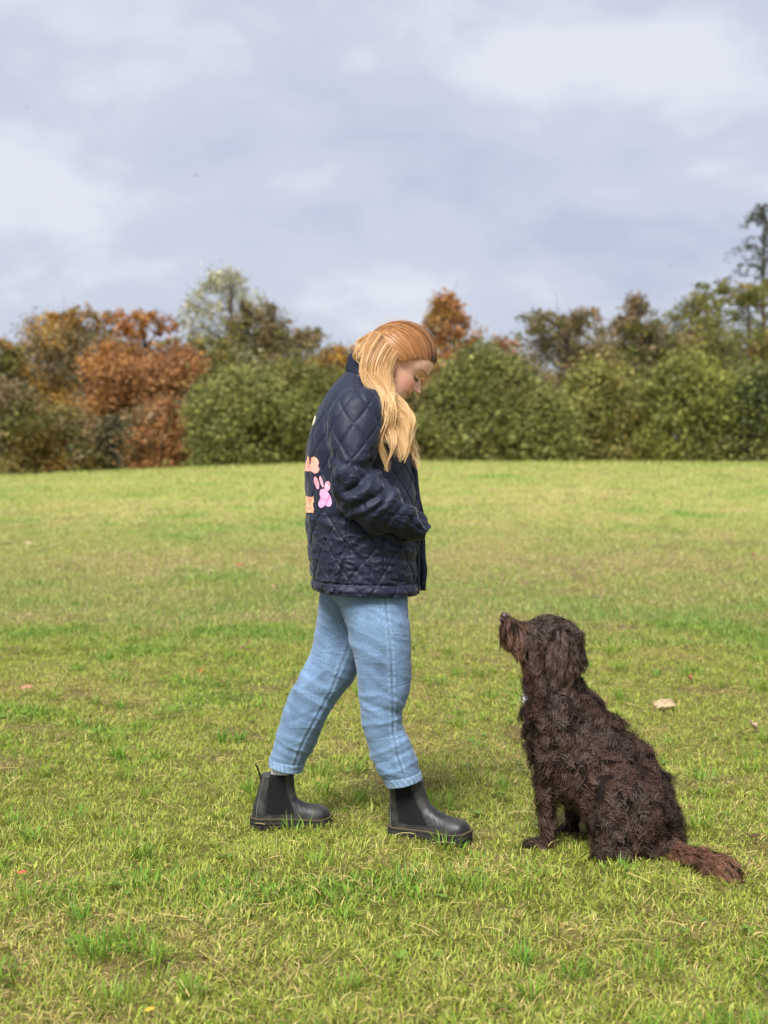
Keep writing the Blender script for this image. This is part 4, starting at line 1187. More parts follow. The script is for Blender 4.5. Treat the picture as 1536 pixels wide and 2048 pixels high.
sl_rows = [(700, 772, 735, 772, BY - .130, .030), (688, 780, 748, 779, BY - .150, .050), (671, 800, 757, 795, BY - .172, .068), (659, 830, 764, 820, BY - .188, .077), (657, 860, 765, 848, BY - .198, .080), (660, 893, 760, 882, BY - .208, .080), (663, 930, 750, 912, BY - .218, .080),
           (665, 962, 745, 932, BY - .226, .080), (672, 996, 750, 944, BY - .230, .080), (692, 1027, 764, 957, BY - .228, .079), (724, 1051, 786, 975, BY - .220, .077), (762, 1065, 812, 999, BY - .205, .073), (800, 1073, 836, 1022, BY - .182, .066), (828, 1076, 850, 1040, BY - .165, .058), (846, 1073, 857, 1055, BY - .150, .046)]
def sleeve(rows, mirror=False, seed=5):
    nv, nu = 210, 120
    V, s, th = loft_pairs(rows, nv, nu, 2.1)
    N = grid_normals(V); S2 = s[:, None] * np.ones((1, nu)); T2 = np.ones((nv, 1)) * th[None]
    amp = 1 - .5 * sstep(.26, .34, S2)
    wq = (fbm(V, 6, 48, 2) - .5) * .45
    d = quilt(S2 / .115 + T2 * 6 / (2 * np.pi) + .25 + wq, S2 / .115 - T2 * 6 / (2 * np.pi) + .15 - wq * .5, .085, .0036) * amp
    # gathered rolls round the elbow and along the forearm
    roll = sstep(.20, .28, S2)
    d = d + (fbm(np.stack([S2 * 17, T2 * .9 + S2 * 4], -1), 1.0, seed, 2) - .5) * .030 * roll
    d = d + (fbm(V, 16, seed + 2, 3) - .5) * .013
    rg = fbm(np.stack([S2 * 30 + T2 * 1.5, T2 * 2.2 - S2 * 9], -1), 1.0, seed + 31, 2)
    d = d + np.clip(1 - np.abs(2 * rg - 1) * 5, 0, 1) * .0032 * (.1 + .9 * roll)
    if not mirror:
        for poly, w, a_ in [([(742, 925), (735, 950), (715, 972), (690, 985)], 7, -.012), ([(752, 950), (735, 975), (700, 1000)], 8, .009), ([(772, 975), (750, 995), (712, 1012)], 7, -.009), ([(792, 983), (778, 1010), (745, 1035)], 8, .008),
                            ([(812, 1000), (796, 1024), (770, 1050)], 6, -.007), ([(830, 1014), (816, 1040), (800, 1062)], 6, .006), ([(668, 1000), (690, 1004), (712, 1012)], 5, -.006), ([(660, 905), (690, 930), (735, 930)], 7, -.006), ([(820, 1035), (830, 1050), (845, 1058)], 4, -.006), ([(700, 1030), (730, 1020), (760, 1000)], 6, .007)]:
            d = d + fold(V, poly, w, a_)
    d = d - .006 * np.exp(-((S2 - .012) / .006) ** 2)
    L = s[-1]; d = d + .003 * sstep(L - .012, L - .004, S2)
    V = V + N * d[..., None]
    if mirror: V[..., 1] = 2 * BY - V[..., 1]
    ex = [V[-1] * (1 - k) + V[-1].mean(0) * k for k in (.25, .6)]
    G = np.concatenate([V, np.stack(ex)])
    if mirror: G = G[:, ::-1]
    return G
SL = sleeve(sl_rows)
link('sleeve', grid_mesh('sleeve', SL, cap=True, mats=(NYLON,)), jacket)
far_rows = [(a_ - (14 if i > 9 else 0), b_, c_ - (14 if i > 9 else 0), d_, e_, f_) for i, (a_, b_, c_, d_, e_, f_) in enumerate(sl_rows)]
link('sleeve', grid_mesh('sleeve', sleeve(far_rows, True, 55), cap=True, mats=(NYLON,)), jacket)

# armhole seam: a raised ridge where the sleeve is set in
arm = [(712, 783), (694, 792), (676, 808), (663, 828), (657, 850)]
tb = BVHTree.FromPolygons([Vector(p) for p in SL.reshape(-1, 3)], [list(map(int, f)) for f in grid_quads(*SL.shape[:2])])
tt = BVHTree.FromPolygons([Vector(p) for p in tor_V.reshape(-1, 3)], [list(map(int, f)) for f in grid_quads(*tor_V.shape[:2])])
def ray_px(bvhs, px, py, lift=0.0):
    d = Vector(P(px, py, 1.0) - np.array([0, 0, CAMH])); d.normalize(); o = Vector((0, 0, CAMH)); best = None
    for b_ in bvhs:
        h = b_.ray_cast(o, d, 20)
        if h[0] is not None and (best is None or h[3] < best[3]): best = h
    if best is None: return None
    n = best[1] if best[1].dot(d) < 0 else -best[1]
    return np.array(best[0] + n * lift), np.array(n)

# open front: far panel with its snap buttons, standing clear of the near edge
pr = []
for t in np.linspace(0, 1, 60):
    y0 = 905 + t * (1181 - 905)
    xo = np.interp(y0, [905, 960, 1005, 1078, 1130, 1181], [826, 836, 844, 851, 852.5, 853.5])
    wob = 1.2 * math.sin(t * 17) + .8 * math.sin(t * 31)
    row = []
    for k, u in enumerate((0, .25, .5, .75, 1.0)):
        row.append(P(xo - 34 * (1 - u) + wob * u, y0, BY + .030 + .045 * (1 - u) ** 2))
    row += [P(xo - 0 + wob, y0, BY + .046), P(xo - 16 + wob, y0, BY + .055), P(xo - 32, y0, BY + .085)]
    pr.append(row)
pl = link('front_panel', grid_mesh('front_panel', np.array(pr), cap=True, mats=(NYLON,)), jacket)
pr = np.array(pr)
# near front edge: rolled placket strip
ne = np.array([P(np.interp(y0, [900, 950, 1000, 1060, 1110, 1187], [826, 831, 835, 836, 835.5, 834]), y0, BY - .055) for y0 in np.linspace(905, 1187, 50)])
tv, tq = tube(ne, np.full(50, .0085), 10)
link('front_edge', mesh_np('front_edge', tv, quads=tq, smooth=True, mats=(NYLON,)), jacket)

def snap(c, n, r=.0075):
    n = np.asarray(n) / np.linalg.norm(n); a_ = np.cross(n, [0, 0, 1.0]); a_ /= np.linalg.norm(a_); b_ = np.cross(n, a_)
    thn = np.arange(20) / 20 * 2 * np.pi
    G = np.stack([c + (np.cos(thn)[:, None] * a_ + np.sin(thn)[:, None] * b_) * rr + n * hh for rr, hh in ((r, -.004), (r, .0012), (r * .85, .0026), (r * .55, .0026), (r * .5, .0016), (r * .2, .0016))])
    link('button', grid_mesh('button', G, cap=True, mats=(SNAP,)), jacket)
for bx, by in ((831, 987), (842, 1076), (846, 1167)):
    snap(P(bx, by, BY + .0285), (.3, -1, .1), .0062)
for bx, by, rr in ((672, 1146, .0085), (797, 1077, .005), (684, 1149, .003)):
    h = ray_px([tt], bx, by, .001)
    if h: snap(h[0], h[1], rr)

# collar: soft stand collar round the neck
CL = []
for t, (l, r_, b_, th_) in enumerate([((692, 745), (783, 805), .102, 0), ((691, 736), (781, 796), .100, 0), ((695, 720), (776, 783), .094, 0), ((702, 707), (770, 770), .088, 0), ((707, 704), (767, 767), .083, 0), ((711, 708), (764, 770), .078, 0), ((711, 725), (766, 784), .080, 0)]):
    CL.append((*l, *r_, BY, b_))
V, s, th = loft_pairs(CL, 60, 160, 2.1)
V = V + grid_normals(V) * ((fbm(V, 22, 91, 3) - .5) * .010)[..., None]
link('collar', grid_mesh('collar', V, mats=(CORD,)), jacket)

# flower prints on the back: thin shells that follow the cloth
PRINT = mat('flower_print', rough=0.6, spec=0.2, attr='Col')
Z2 = lambda pts: [(580 + a_ * .2083, 880 + b_ * .2083) for a_, b_ in pts]
def ell_poly(cx, cy, rx, ry, ang, n=28):
    t = np.linspace(0, 2 * np.pi, n, endpoint=False); ca, sa = math.cos(ang), math.sin(ang)
    return [(cx + rx * math.cos(q) * ca - ry * math.sin(q) * sa, cy + rx * math.cos(q) * sa + ry * math.sin(q) * ca) for q in t]
px, py = toPX(tor_V)
nside = (tor_V[..., 1] < BY + .02)
prints = [
 ('peach petal print on the back of the jacket', [Z2([(120, 300), (150, 235), (172, 150), (186, 170), (190, 235), (200, 215), (204, 165), (238, 160), (262, 180), (282, 215), (268, 245), (285, 285), (268, 315), (238, 322), (205, 300)])], (.80, .40, .25), (.78, .36, .32)),
 ('pink flower print with long petals', [Z2(ell_poly(258, 412, 21, 62, -.25)), Z2(ell_poly(304, 400, 13, 58, -.28)), Z2(ell_poly(360, 445, 27, 50, .15)), Z2(ell_poly(345, 555, 46, 92, -.45)), Z2(ell_poly(312, 600, 34, 52, .35))], (.78, .36, .40), (.74, .36, .66)),
 ('peach block print at the jacket back edge', [Z2([(120, 545), (170, 540), (190, 548), (228, 540), (234, 590), (222, 620), (234, 665), (226, 700), (190, 696), (120, 705)])], (.80, .40, .25), (.80, .45, .30)),
 ('small cream print near the shoulder blade', [[(624, 850), (623, 838), (630, 828), (632.5, 834), (630, 842), (627, 850)]], (.72, .62, .42), (.72, .62, .42)),
]
for lb, polys, ca, cb in prints:
    V_, Q_, C_ = [], [], []
    allp = np.concatenate([np.array(pg) for pg in polys]); ymn, ymx = allp[:, 1].min(), allp[:, 1].max()
    for pg in polys:
        pg = np.array(pg); st_ = .8
        gx = np.arange(pg[:, 0].min() - st_, pg[:, 0].max() + st_, st_); gy = np.arange(pg[:, 1].min() - st_, pg[:, 1].max() + st_, st_)
        GX, GY = np.meshgrid(gx, gy)
        cell = inside((GX + st_ / 2)[:-1, :-1], (GY + st_ / 2)[:-1, :-1], pg)
        need = np.zeros(GX.shape, bool)
        for a_, b_ in ((0, 0), (0, 1), (1, 0), (1, 1)): need[a_:GX.shape[0] - 1 + a_, b_:GX.shape[1] - 1 + b_] |= cell
        idx = -np.ones(GX.shape, int)
        for i_, j_ in np.argwhere(need):
            h = ray_px([tt], GX[i_, j_], GY[i_, j_], .0013)
            if h is None or h[0][1] > BY + .05: continue
            idx[i_, j_] = len(V_); V_.append(h[0]); k_ = (GY[i_, j_] - ymn) / (ymx - ymn)
            C_.append(np.array(ca) * (1 - k_) + np.array(cb) * k_)
        for i_, j_ in np.argwhere(cell):
            f_ = [idx[i_, j_], idx[i_, j_ + 1], idx[i_ + 1, j_ + 1], idx[i_ + 1, j_]]
            if min(f_) >= 0: Q_.append(f_)
    if Q_:
        link('flower_print', mesh_np('flower_print', np.array(V_), quads=np.array(Q_), smooth=True, mats=(PRINT,), cols=np.array(C_)), jacket, label=lb)

# ---------------------------------------------------------------- hair
HAIR = leaf_mat('hair', trans=0.30, rough=0.38, spec=0.5)
HAIR.node_tree.nodes['Principled BSDF'].inputs['Sheen Weight'].default_value = 0.1
def ribbons(paths, width, col_root, col_tip, outward, taper=.25, twist=.35, r=None, name='hair', bias=1.0):
    """flat tapering strands. paths (n,k,3); outward (n,k,3) or (n,1,3)"""
    r = r or rng
    n, k = paths.shape[:2]
    tg = np.gradient(paths, axis=1); tg /= np.linalg.norm(tg, axis=2, keepdims=True) + 1e-9
    sd = np.cross(tg, np.broadcast_to(outward, paths.shape)); sd /= np.linalg.norm(sd, axis=2, keepdims=True) + 1e-9
    up = np.cross(sd, tg)
    tw = r.normal(0, twist, (n, 1, 1))
    sd = sd * np.cos(tw) + up * np.sin(tw)
    t = np.linspace(0, 1, k)[None, :, None]
    w = np.asarray(width).reshape(-1, 1, 1) * (1 - (1 - taper) * t ** 2)
    V = np.stack([paths - sd * w, paths + sd * w], 2)
    c = col_root if col_root.ndim == 3 else col_root[:, None, :] * (1 - t ** bias) + col_tip[:, None, :] * t ** bias
    c = np.repeat(c[:, :, None, :], 2, 2)
    b = (np.arange(n) * 2 * k)[:, None, None]
    seg = np.array([[2 * i, 2 * i + 1, 2 * i + 3, 2 * i + 2] for i in range(k - 1)])[None]
    return V.reshape(-1, 3), (b + seg).reshape(-1, 4), c.reshape(-1, 3)

hr = np.random.default_rng(77)
HC = np.array([-.006, 0, .122]); HR = np.array([.106, .0835, .117])
def onscalp(dirs, thick):
    d_ = dirs / (np.linalg.norm(dirs, axis=-1, keepdims=True) + 1e-9)
    r_ = 1 / np.sqrt(((d_ / HR) ** 2).sum(-1, keepdims=True))
    return HC + d_ * (r_ + thick)
hairline = np.array([[-.002, -.081, .122], [.018, -.078, .150], [.046, -.066, .172], [.074, -.040, .188], [.084, 0, .193], [.074, .040, .188], [.046, .066, .172], [.018, .078, .150], [-.002, .081, .122]])
CLIP = np.array([-.118, 0, .165])
def cap_paths(n, k, thick0, thick1, jit):
    u = hr.random(n) * 8
    st = cinterp(np.arange(9.), hairline, u)
    st = st + hr.normal(0, .003, st.shape)
    back = (hr.random(n) ** 1.5)[:, None]
    st = st + (CLIP - st) * back * .55 * (hr.random((n, 1)) < .5)
    d0 = st - HC
    lat = (u / 4 - 1)
    en = CLIP + np.stack([hr.normal(0, .008, n), lat * .030 + hr.normal(0, .006, n), -.030 * np.abs(lat) + hr.normal(0, .008, n)], 1)
    d1 = en - HC
    t = np.linspace(0, 1, k)
    D = d0[:, None] * (1 - t)[None, :, None] + d1[:, None] * t[None, :, None]
    D = D + np.array([0, 0, .030]) * np.sin(t * np.pi)[None, :, None] * (1 - np.abs(lat))[:, None, None]
    th_ = (thick0 + (thick1 - thick0) * np.sin(np.clip(t * 1.25, 0, 1) * np.pi * .5))[None, :, None] + hr.normal(0, jit, (n, 1, 1))
    return onscalp(D, th_), u, st

COP = np.array([.46, .185, .065]); GOLD = np.array([.76, .475, .190]); PALEB = np.array([.86, .64, .34]); DKR = np.array([.050, .030, .024]); AUB = np.array([.235, .105, .045])
HV, HQ, HCOL, hn = [], [], [], 0
def add_hair(v, q, c):
    global hn
    HV.append(v); HQ.append(q + hn); HCOL.append(c); hn += len(v)
# under-layer: closed cap of hair so that no scalp shows
g1, g2 = 60, 70
uu = np.linspace(0, 8, g1); tt_ = np.linspace(0, 1, g2)
st = cinterp(np.arange(9.), hairline, uu); lat = uu / 4 - 1
D = (st - HC)[:, None] * (1 - tt_)[None, :, None] + (np.stack([0 * uu + CLIP[0], lat * .05, CLIP[2] - .05 * np.abs(lat)], 1) - HC)[:, None] * tt_[None, :, None]
D = D + np.array([0, 0, .030]) * np.sin(tt_ * np.pi)[None, :, None] * (1 - np.abs(lat))[:, None, None]
Vc = head_local_to_world(onscalp(D, (.001 + .007 * np.sin(np.clip(tt_ * 1.25, 0, 1) * np.pi * .5))[None, :, None]))
cc = np.tile(AUB * .9, (g1 * g2, 1)); add_hair(Vc.reshape(-1, 3), grid_quads(g1, g2, False), cc)
# back of the head below the clip
aa = np.linspace(-2.3, 2.3, 50); zz_ = np.linspace(-.9, .75, 40)
D = np.stack([-np.cos(aa)[:, None] * np.cos(zz_)[None], np.sin(aa)[:, None] * np.cos(zz_)[None], np.sin(zz_)[None] + 0 * aa[:, None]], -1)
keep_b = onscalp(D, .007)
Vb = head_local_to_world(np.where(keep_b[..., :1] > -.018, np.array([-.018, 0, 0]) * [1, 0, 0] + keep_b * [0, .93, 1], keep_b))
add_hair(Vb.reshape(-1, 3), grid_quads(50, 40, False), np.tile(AUB, (2000, 1)))
NCAP = 4200
pths, u, st = cap_paths(NCAP, 12, .003, .012, .0030)
pw = head_local_to_world(pths); ctr = head_local_to_world(HC[None])[0]
c0 = COP * (0.86 + .28 * hr.random((NCAP, 1)))
c0 = c0 + (GOLD * .85 - c0) * (hr.random((NCAP, 1)) ** 2) * .55
tq_ = np.linspace(0, 1, 12)[None, :]
side_g = np.clip((np.abs(u - 4) - 1.5) / 2.5, 0, 1)[:, None]                 # blonder towards the ears
cp_ = c0[:, None, :] + (GOLD * .9 - c0)[:, None, :] * (.55 * side_g * tq_ + .25 * tq_)[..., None]
dk = (np.exp(-((u - 4) / 1.3) ** 2) * (st[:, 0] > .066))[:, None] * sstep(.17, .03, tq_)
cp_ = cp_ + (DKR - cp_) * np.clip(dk * 1.2, 0, .95)[..., None]
v, q, c = ribbons(pw, .0006 + .0006 * hr.random(NCAP), cp_, None, pw - ctr, .8, .25, hr)
add_hair(v, q, c)

def curtain(Lp, Rp, nclump, per, y0, y1, seed, k=17, a0=0.0, a1=1.0, cbase=GOLD, lenjit=.26, wave=9.5):
    """hair hanging between two edge curves given in the picture; y0/y1 depth (list over t) at the left and right edge"""
    r = np.random.default_rng(seed)
    t = np.linspace(0, 1, k)
    Lc, Rc = cspline(Lp, 200), cspline(Rp, 200)
    for ci in range(nclump):
        ac = a0 + (a1 - a0) * (ci + .5 + r.normal(0, .25)) / nclump
        ph = ac * 5.5 + r.normal(0, .55); amp = wave * (.75 + .4 * r.random()); fr = 2.3 + .25 * math.sin(ac * 9) + r.normal(0, .08)
        end = 1 - lenjit * (r.random() ** .8 if 0 < ci < nclump - 1 else 0); ylay = r.normal(0, .005)
        tone = r.random() * .8
        n = per
        off = r.normal(0, 1, (n, 1)) * .060; offy = r.normal(0, .009, (n, 1))
        tl = t[None, :] * (end - .30 * r.random((n, 1)) ** 2.5)
        A = np.clip(ac + off * (1 - .40 * t[None, :] ** 2), -.06, 1.06)
        ti = np.clip(tl, 0, 1) * 199; i0 = np.minimum(ti.astype(int), 198); f = (ti - i0)[..., None]
        Lx = Lc[i0] * (1 - f) + Lc[i0 + 1] * f; Rx = Rc[i0] * (1 - f) + Rc[i0 + 1] * f
        XY = Lx * (1 - A[..., None]) + Rx * A[..., None]
        wv = amp * np.sin(tl * fr * 6.283 + ph + off * 5) * sstep(.08, .45, tl)
        X = XY[..., 0] + wv + 0.7 * np.sin(tl * 18 + r.random((n, 1)) * 6.28)
        Y = XY[..., 1]
        yl = np.interp(tl, np.linspace(0, 1, len(y0)), y0) * (1 - A) + np.interp(tl, np.linspace(0, 1, len(y1)), y1) * A
        dd = yl + ylay * sstep(.0, .3, tl) + offy + .010 * np.cos(tl * fr * 6.283 + ph) * sstep(.1, .5, tl)
        Pt = np.stack([(X - 768) * dd / FOC, dd, CAMH - (Y - HOR) * dd / FOC], -1)
        cb = cbase + (PALEB - cbase) * (.25 + tone * .75)
        cr = (COP * .55 + cb * .45) * (.90 + .2 * r.random((n, 1))); ct = cb * (.86 + .24 * r.random((n, 1)))
        v, q, c = ribbons(Pt, .00040 + .00045 * r.random(n), cr, ct, np.array([[[0.15, -1., .1]]]), .12, .6, r, bias=.4)
        add_hair(v, q, c)
Ledge = [(752, 664), (738, 682), (727, 708), (725, 737), (734, 762), (747, 784), (760, 812), (767, 841), (766, 875), (769, 912), (766, 944)]
Redge = [(797, 706), (788, 720), (782, 738), (781, 756), (785, 772), (795, 793), (808, 814), (824, 845), (827, 875), (830, 900), (829, 940)]
curtain(Ledge, Redge, 38, 112, [4.395, 4.345, 4.315, 4.27, 4.235, 4.235], [4.375, 4.368, 4.365, 4.36, 4.35, 4.345], 5, a0=.0, a1=.98)
Lin = [(745, 668), (735, 690), (733, 720), (738, 750), (752, 784), (768, 815), (776, 850), (780, 880), (784, 915)]
Rin = [(785, 705), (780, 730), (784, 760), (792, 790), (803, 815), (812, 850), (816, 880), (820, 920)]
curtain(Lin, Rin, 16, 80, [4.40, 4.36, 4.34, 4.31, 4.29, 4.28], [4.385, 4.38, 4.375, 4.37, 4.365, 4.36], 9, cbase=GOLD * .8)
# hair of the far side, seen past the chin
Lf = [(760, 690), (768, 730), (776, 775), (790, 810), (800, 850), (806, 890), (808, 925)]
Rf = [(800, 700), (799, 745), (800, 787), (812, 815), (824, 850), (830, 885), (830, 932)]
curtain(Lf, Rf, 14, 70, [4.53, 4.545, 4.53, 4.50, 4.47, 4.46], [4.535, 4.54, 4.52, 4.49, 4.47, 4.45], 21, cbase=GOLD * .92)
# back lengths tucked behind the collar, and loose loops below the clip
Lb = [(748, 662), (728, 672), (712, 690), (706, 706), (714, 722), (722, 740)]
Rb = [(765, 668), (752, 690), (742, 712), (738, 730), (738, 748), (742, 765)]
curtain(Lb, Rb, 11, 40, [4.42, 4.40, 4.39, 4.385, 4.385], [4.38, 4.365, 4.355, 4.345, 4.34], 33, cbase=GOLD * .95, wave=4)
curtain([(752, 662), (735, 668), (720, 685), (716, 705), (725, 730)], [(762, 664), (750, 680), (742, 705), (740, 725), (744, 750)], 8, 40, [4.46, 4.47, 4.48, 4.47, 4.46], [4.44, 4.45, 4.46, 4.46, 4.45], 37, cbase=GOLD * .85, wave=4)
# flyaway threads
nf = 90; t = np.linspace(0, 1, 14)
st = np.stack([722 + 60 * hr.random(nf), 690 + 150 * hr.random(nf)], 1)
st[:, 0] += np.clip(st[:, 1] - 740, 0, 200) * .42
st[:40, 0] = 712 + 22 * hr.random(40); st[:40, 1] = 672 + 45 * hr.random(40)
ang = hr.normal(1.9, .7, nf); cv_ = hr.normal(0, 1.5, nf); Lh = 10 + 18 * hr.random(nf)
pts = np.zeros((nf, 14, 2)); pts[:, 0] = st
for i in range(1, 14):
    aa_ = ang + cv_ * t[i]
    pts[:, i] = pts[:, i - 1] + np.stack([np.cos(aa_), np.sin(aa_)], 1) * (Lh / 13)[:, None]
dd = np.interp(pts[..., 1], [660, 720, 800, 900], [4.40, 4.36, 4.32, 4.28]) + hr.normal(0, .012, (nf, 1))
Pt = np.stack([(pts[..., 0] - 768) * dd / FOC, dd, CAMH - (pts[..., 1] - HOR) * dd / FOC], -1)
v, q, c = ribbons(Pt, np.full(nf, .00045), np.tile(GOLD, (nf, 1)), np.tile(PALEB, (nf, 1)), np.array([[[0, -1., 0]]]), .6, .8, hr)
add_hair(v, q, c)
ns_ = 150
pths, u_, st_ = cap_paths(ns_, 12, .004, .016, .0045)
pths = pths + hr.normal(0, .004, (ns_, 1, 3)) * np.linspace(0, 1, 12)[None, :, None] + np.cumsum(hr.normal(0, .0012, pths.shape), axis=1)
pw = head_local_to_world(pths)
v, q, c = ribbons(pw, np.full(ns_, .00035), np.tile(COP, (ns_, 1)), np.tile(GOLD, (ns_, 1)), pw - ctr, .5, .5, hr); add_hair(v, q, c)
nb_ = 260; ub = hr.random(nb_) * 3.6 + .2
hb = cinterp(np.arange(9.), hairline, ub)
tb_ = np.linspace(0, 1, 7)[None, :, None]
dirb = np.array([-.55, -.12, .10]) + hr.normal(0, .22, (nb_, 1, 3)) + np.array([.35, -.05, -.45]) * (hr.random((nb_, 1, 1)) < .35)
D = (hb - HC)[:, None] + dirb * .020 * (tb_ - .45) * (.5 + hr.random((nb_, 1, 1)))
pw = head_local_to_world(onscalp(D, .004 + hr.random((nb_, 1, 1)) * .003))
v, q, c = ribbons(pw, np.full(nb_, .00045), np.tile(AUB * 1.5, (nb_, 1)), np.tile(COP, (nb_, 1)), pw - ctr, .3, .4, hr); add_hair(v, q, c)
hair = link('hair', mesh_np('hair', np.concatenate(HV), quads=np.concatenate(HQ), smooth=True, mats=(HAIR,), cols=np.concatenate(HCOL)), person, label='long wavy copper blonde hair half pinned up')

# (strays are part of the hair mesh above)
# hair clip: small dark toothed claw
CLM = mat('hair_clip', (0.03, 0.015, 0.012), 0.3, 0.5)
cp = head_local_to_world(CLIP[None])[0]
V, Q, nb = [], [], 0
for i in range(7):
    t_ = (i - 3) / 3
    c0 = P(757 + t_ * 11, 659 - t_ * 5.0 + 3 * t_ * t_, BY - .012)
    pth = np.stack([c0 + np.array([0, -.03 * (1 - k_ * .1) + .03 * k_, .004 * math.sin(k_ * 3)]) + np.array([0, 0, -.012 * abs(k_ - 1)]) for k_ in np.linspace(0, 2, 9)])
    a_, b_ = tube(pth, np.full(9, .0024), 6); V.append(a_); Q.append(b_ + nb); nb += len(a_)
pth = np.stack([P(757 + t_ * 12, 658 - t_ * 5 + 3 * t_ * t_, BY - .012) for t_ in np.linspace(-1, 1, 12)]); a_, b_ = tube(pth, np.full(12, .0032), 8); V.append(a_); Q.append(b_ + nb)
link('hair_clip', mesh_np('hair_clip', np.concatenate(V), quads=np.concatenate(Q), smooth=True, mats=(CLM,)), person)

# ================================================================== DOG
DY = 4.36
B = Bag()
def dl(rows, nv=40, nu=40, p=2.1):
    G, _, _ = loft_pairs(rows, nv, nu, p); B.grid(G)
def de(px, py, d, rx, ry, rz, rot=None):
    k = FOC / d; B.ell(P(px, py, d), (rx / k, ry, rz / k), rot)
# trunk: neck to rump (belly/chest edge, back edge)
dl([(1060, 1320, 1150, 1318, 4.37, .070), (1056, 1350, 1152, 1345, 4.37, .078), (1054, 1385, 1170, 1375, 4.365, .092), (1048, 1425, 1208, 1418, 4.36, .112), (1052, 1475, 1258, 1468, 4.345, .125),
    (1070, 1530, 1305, 1518, 4.325, .135), (1110, 1580, 1336, 1568, 4.305, .140), (1160, 1625, 1354, 1622, 4.29, .145), (1200, 1670, 1360, 1666, 4.275, .140), (1235, 1705, 1335, 1702, 4.265, .11)], 60, 56)
# shoulder and haunch masses
de(1118, 1470, 4.285, 58, .060, 80); de(1118, 1470, 4.43, 58, .060, 80)
de(1262, 1630, 4.180, 80, .065, 78); de(1262, 1630, 4.37, 80, .065, 78)
de(1225, 1670, 4.170, 40, .052, 46); de(1225, 1660, 4.40, 40, .052, 46)
# hind feet on the ground
de(1228, 1706, 4.140, 52, .036, 14); de(1215, 1690, 4.42, 50, .036, 14)
de(1292, 1700, 4.165, 36, .05, 20)
# fore legs
dl([(1070, 1520, 1136, 1525, 4.300, .052), (1073, 1560, 1124, 1562, 4.292, .042), (1076, 1595, 1113, 1595, 4.288, .032), (1080, 1630, 1109, 1630, 4.286, .026), (1081, 1660, 1105, 1662, 4.286, .025), (1080, 1682, 1100, 1684, 4.285, .025)], 40, 30)
de(1077, 1687, 4.280, 24, .032, 9.5); de(1062, 1690, 4.278, 14, .028, 6.5)
dl([(1112, 1540, 1172, 1545, 4.420, .050), (1124, 1585, 1166, 1588, 4.435, .038), (1132, 1615, 1160, 1616, 4.44, .026), (1135, 1640, 1157, 1640, 4.44, .023), (1134, 1658, 1156, 1660, 4.44, .024)], 30, 30)
de(1138, 1662, 4.445, 22, .030, 8)
# head, raised muzzle
de(1108, 1290, 4.37, 44, .072, 50); de(1090, 1262, 4.37, 34, .058, 26); de(1128, 1275, 4.37, 28, .06, 30)
dl([(1098, 1240, 1086, 1320, 4.37, .060), (1068, 1243, 1056, 1314, 4.37, .046), (1046, 1245, 1036, 1303, 4.37, .038), (1027, 1236, 1016, 1294, 4.37, .036), (1012, 1231, 1005, 1292, 4.37, .032), (1006, 1234, 1002, 1284, 4.37, .023)], 40, 36)
de(1062, 1300, 4.37, 34, .050, 26); de(1078, 1325, 4.37, 34, .060, 28); de(1135, 1312, 4.37, 26, .066, 40)
# drooping ears lying on the cheeks
rotE = Matrix.Rotation(rad(8), 3, 'Y')
for sg, yy in ((-1, 4.288), (1, 4.452)):
    de(1124, 1308, yy, 32, .016, 44, rotE); de(1120, 1275, yy - sg * .010, 22, .022, 24)
# tail sweeping back along the grass, tip nearest the camera
dl([(1325, 1670, 1330, 1718, 4.19, .036), (1356, 1686, 1345, 1728, 4.13, .034), (1390, 1698, 1378, 1744, 4.06, .035), (1424, 1709, 1412, 1756, 4.00, .035), (1448, 1718, 1438, 1762, 3.965, .030), (1460, 1730, 1452, 1758, 3.955, .016)], 40, 30)
dv, dq, dn = fuse(B, .0065, 9, .5)
lump = (vnoise(dv, 24, 61) - .5) * .026 + (vnoise(dv, 50, 62) - .5) * .012
dpx0, dpy0 = toPX(dv)
dv = dv + dn * (lump * np.where((dpy0 > 1590) & (dpx0 < 1172), .35, 1) * np.where(dpy0 < 1350, .5, 1))[:, None]
gz = ground_z(dv[:, 0], dv[:, 1])
dv[:, 2] = np.maximum(dv[:, 2], gz + .004)

FUR_SKIN = mat('fur_skin', (0.016, 0.010, 0.008), 0.9, 0.1)
dog = link('dog', mesh_np('dog', dv, quads=dq, smooth=True, mats=(FUR_SKIN,)), label='curly dark brown dog sitting on the grass looking up at the woman', cat='dog')

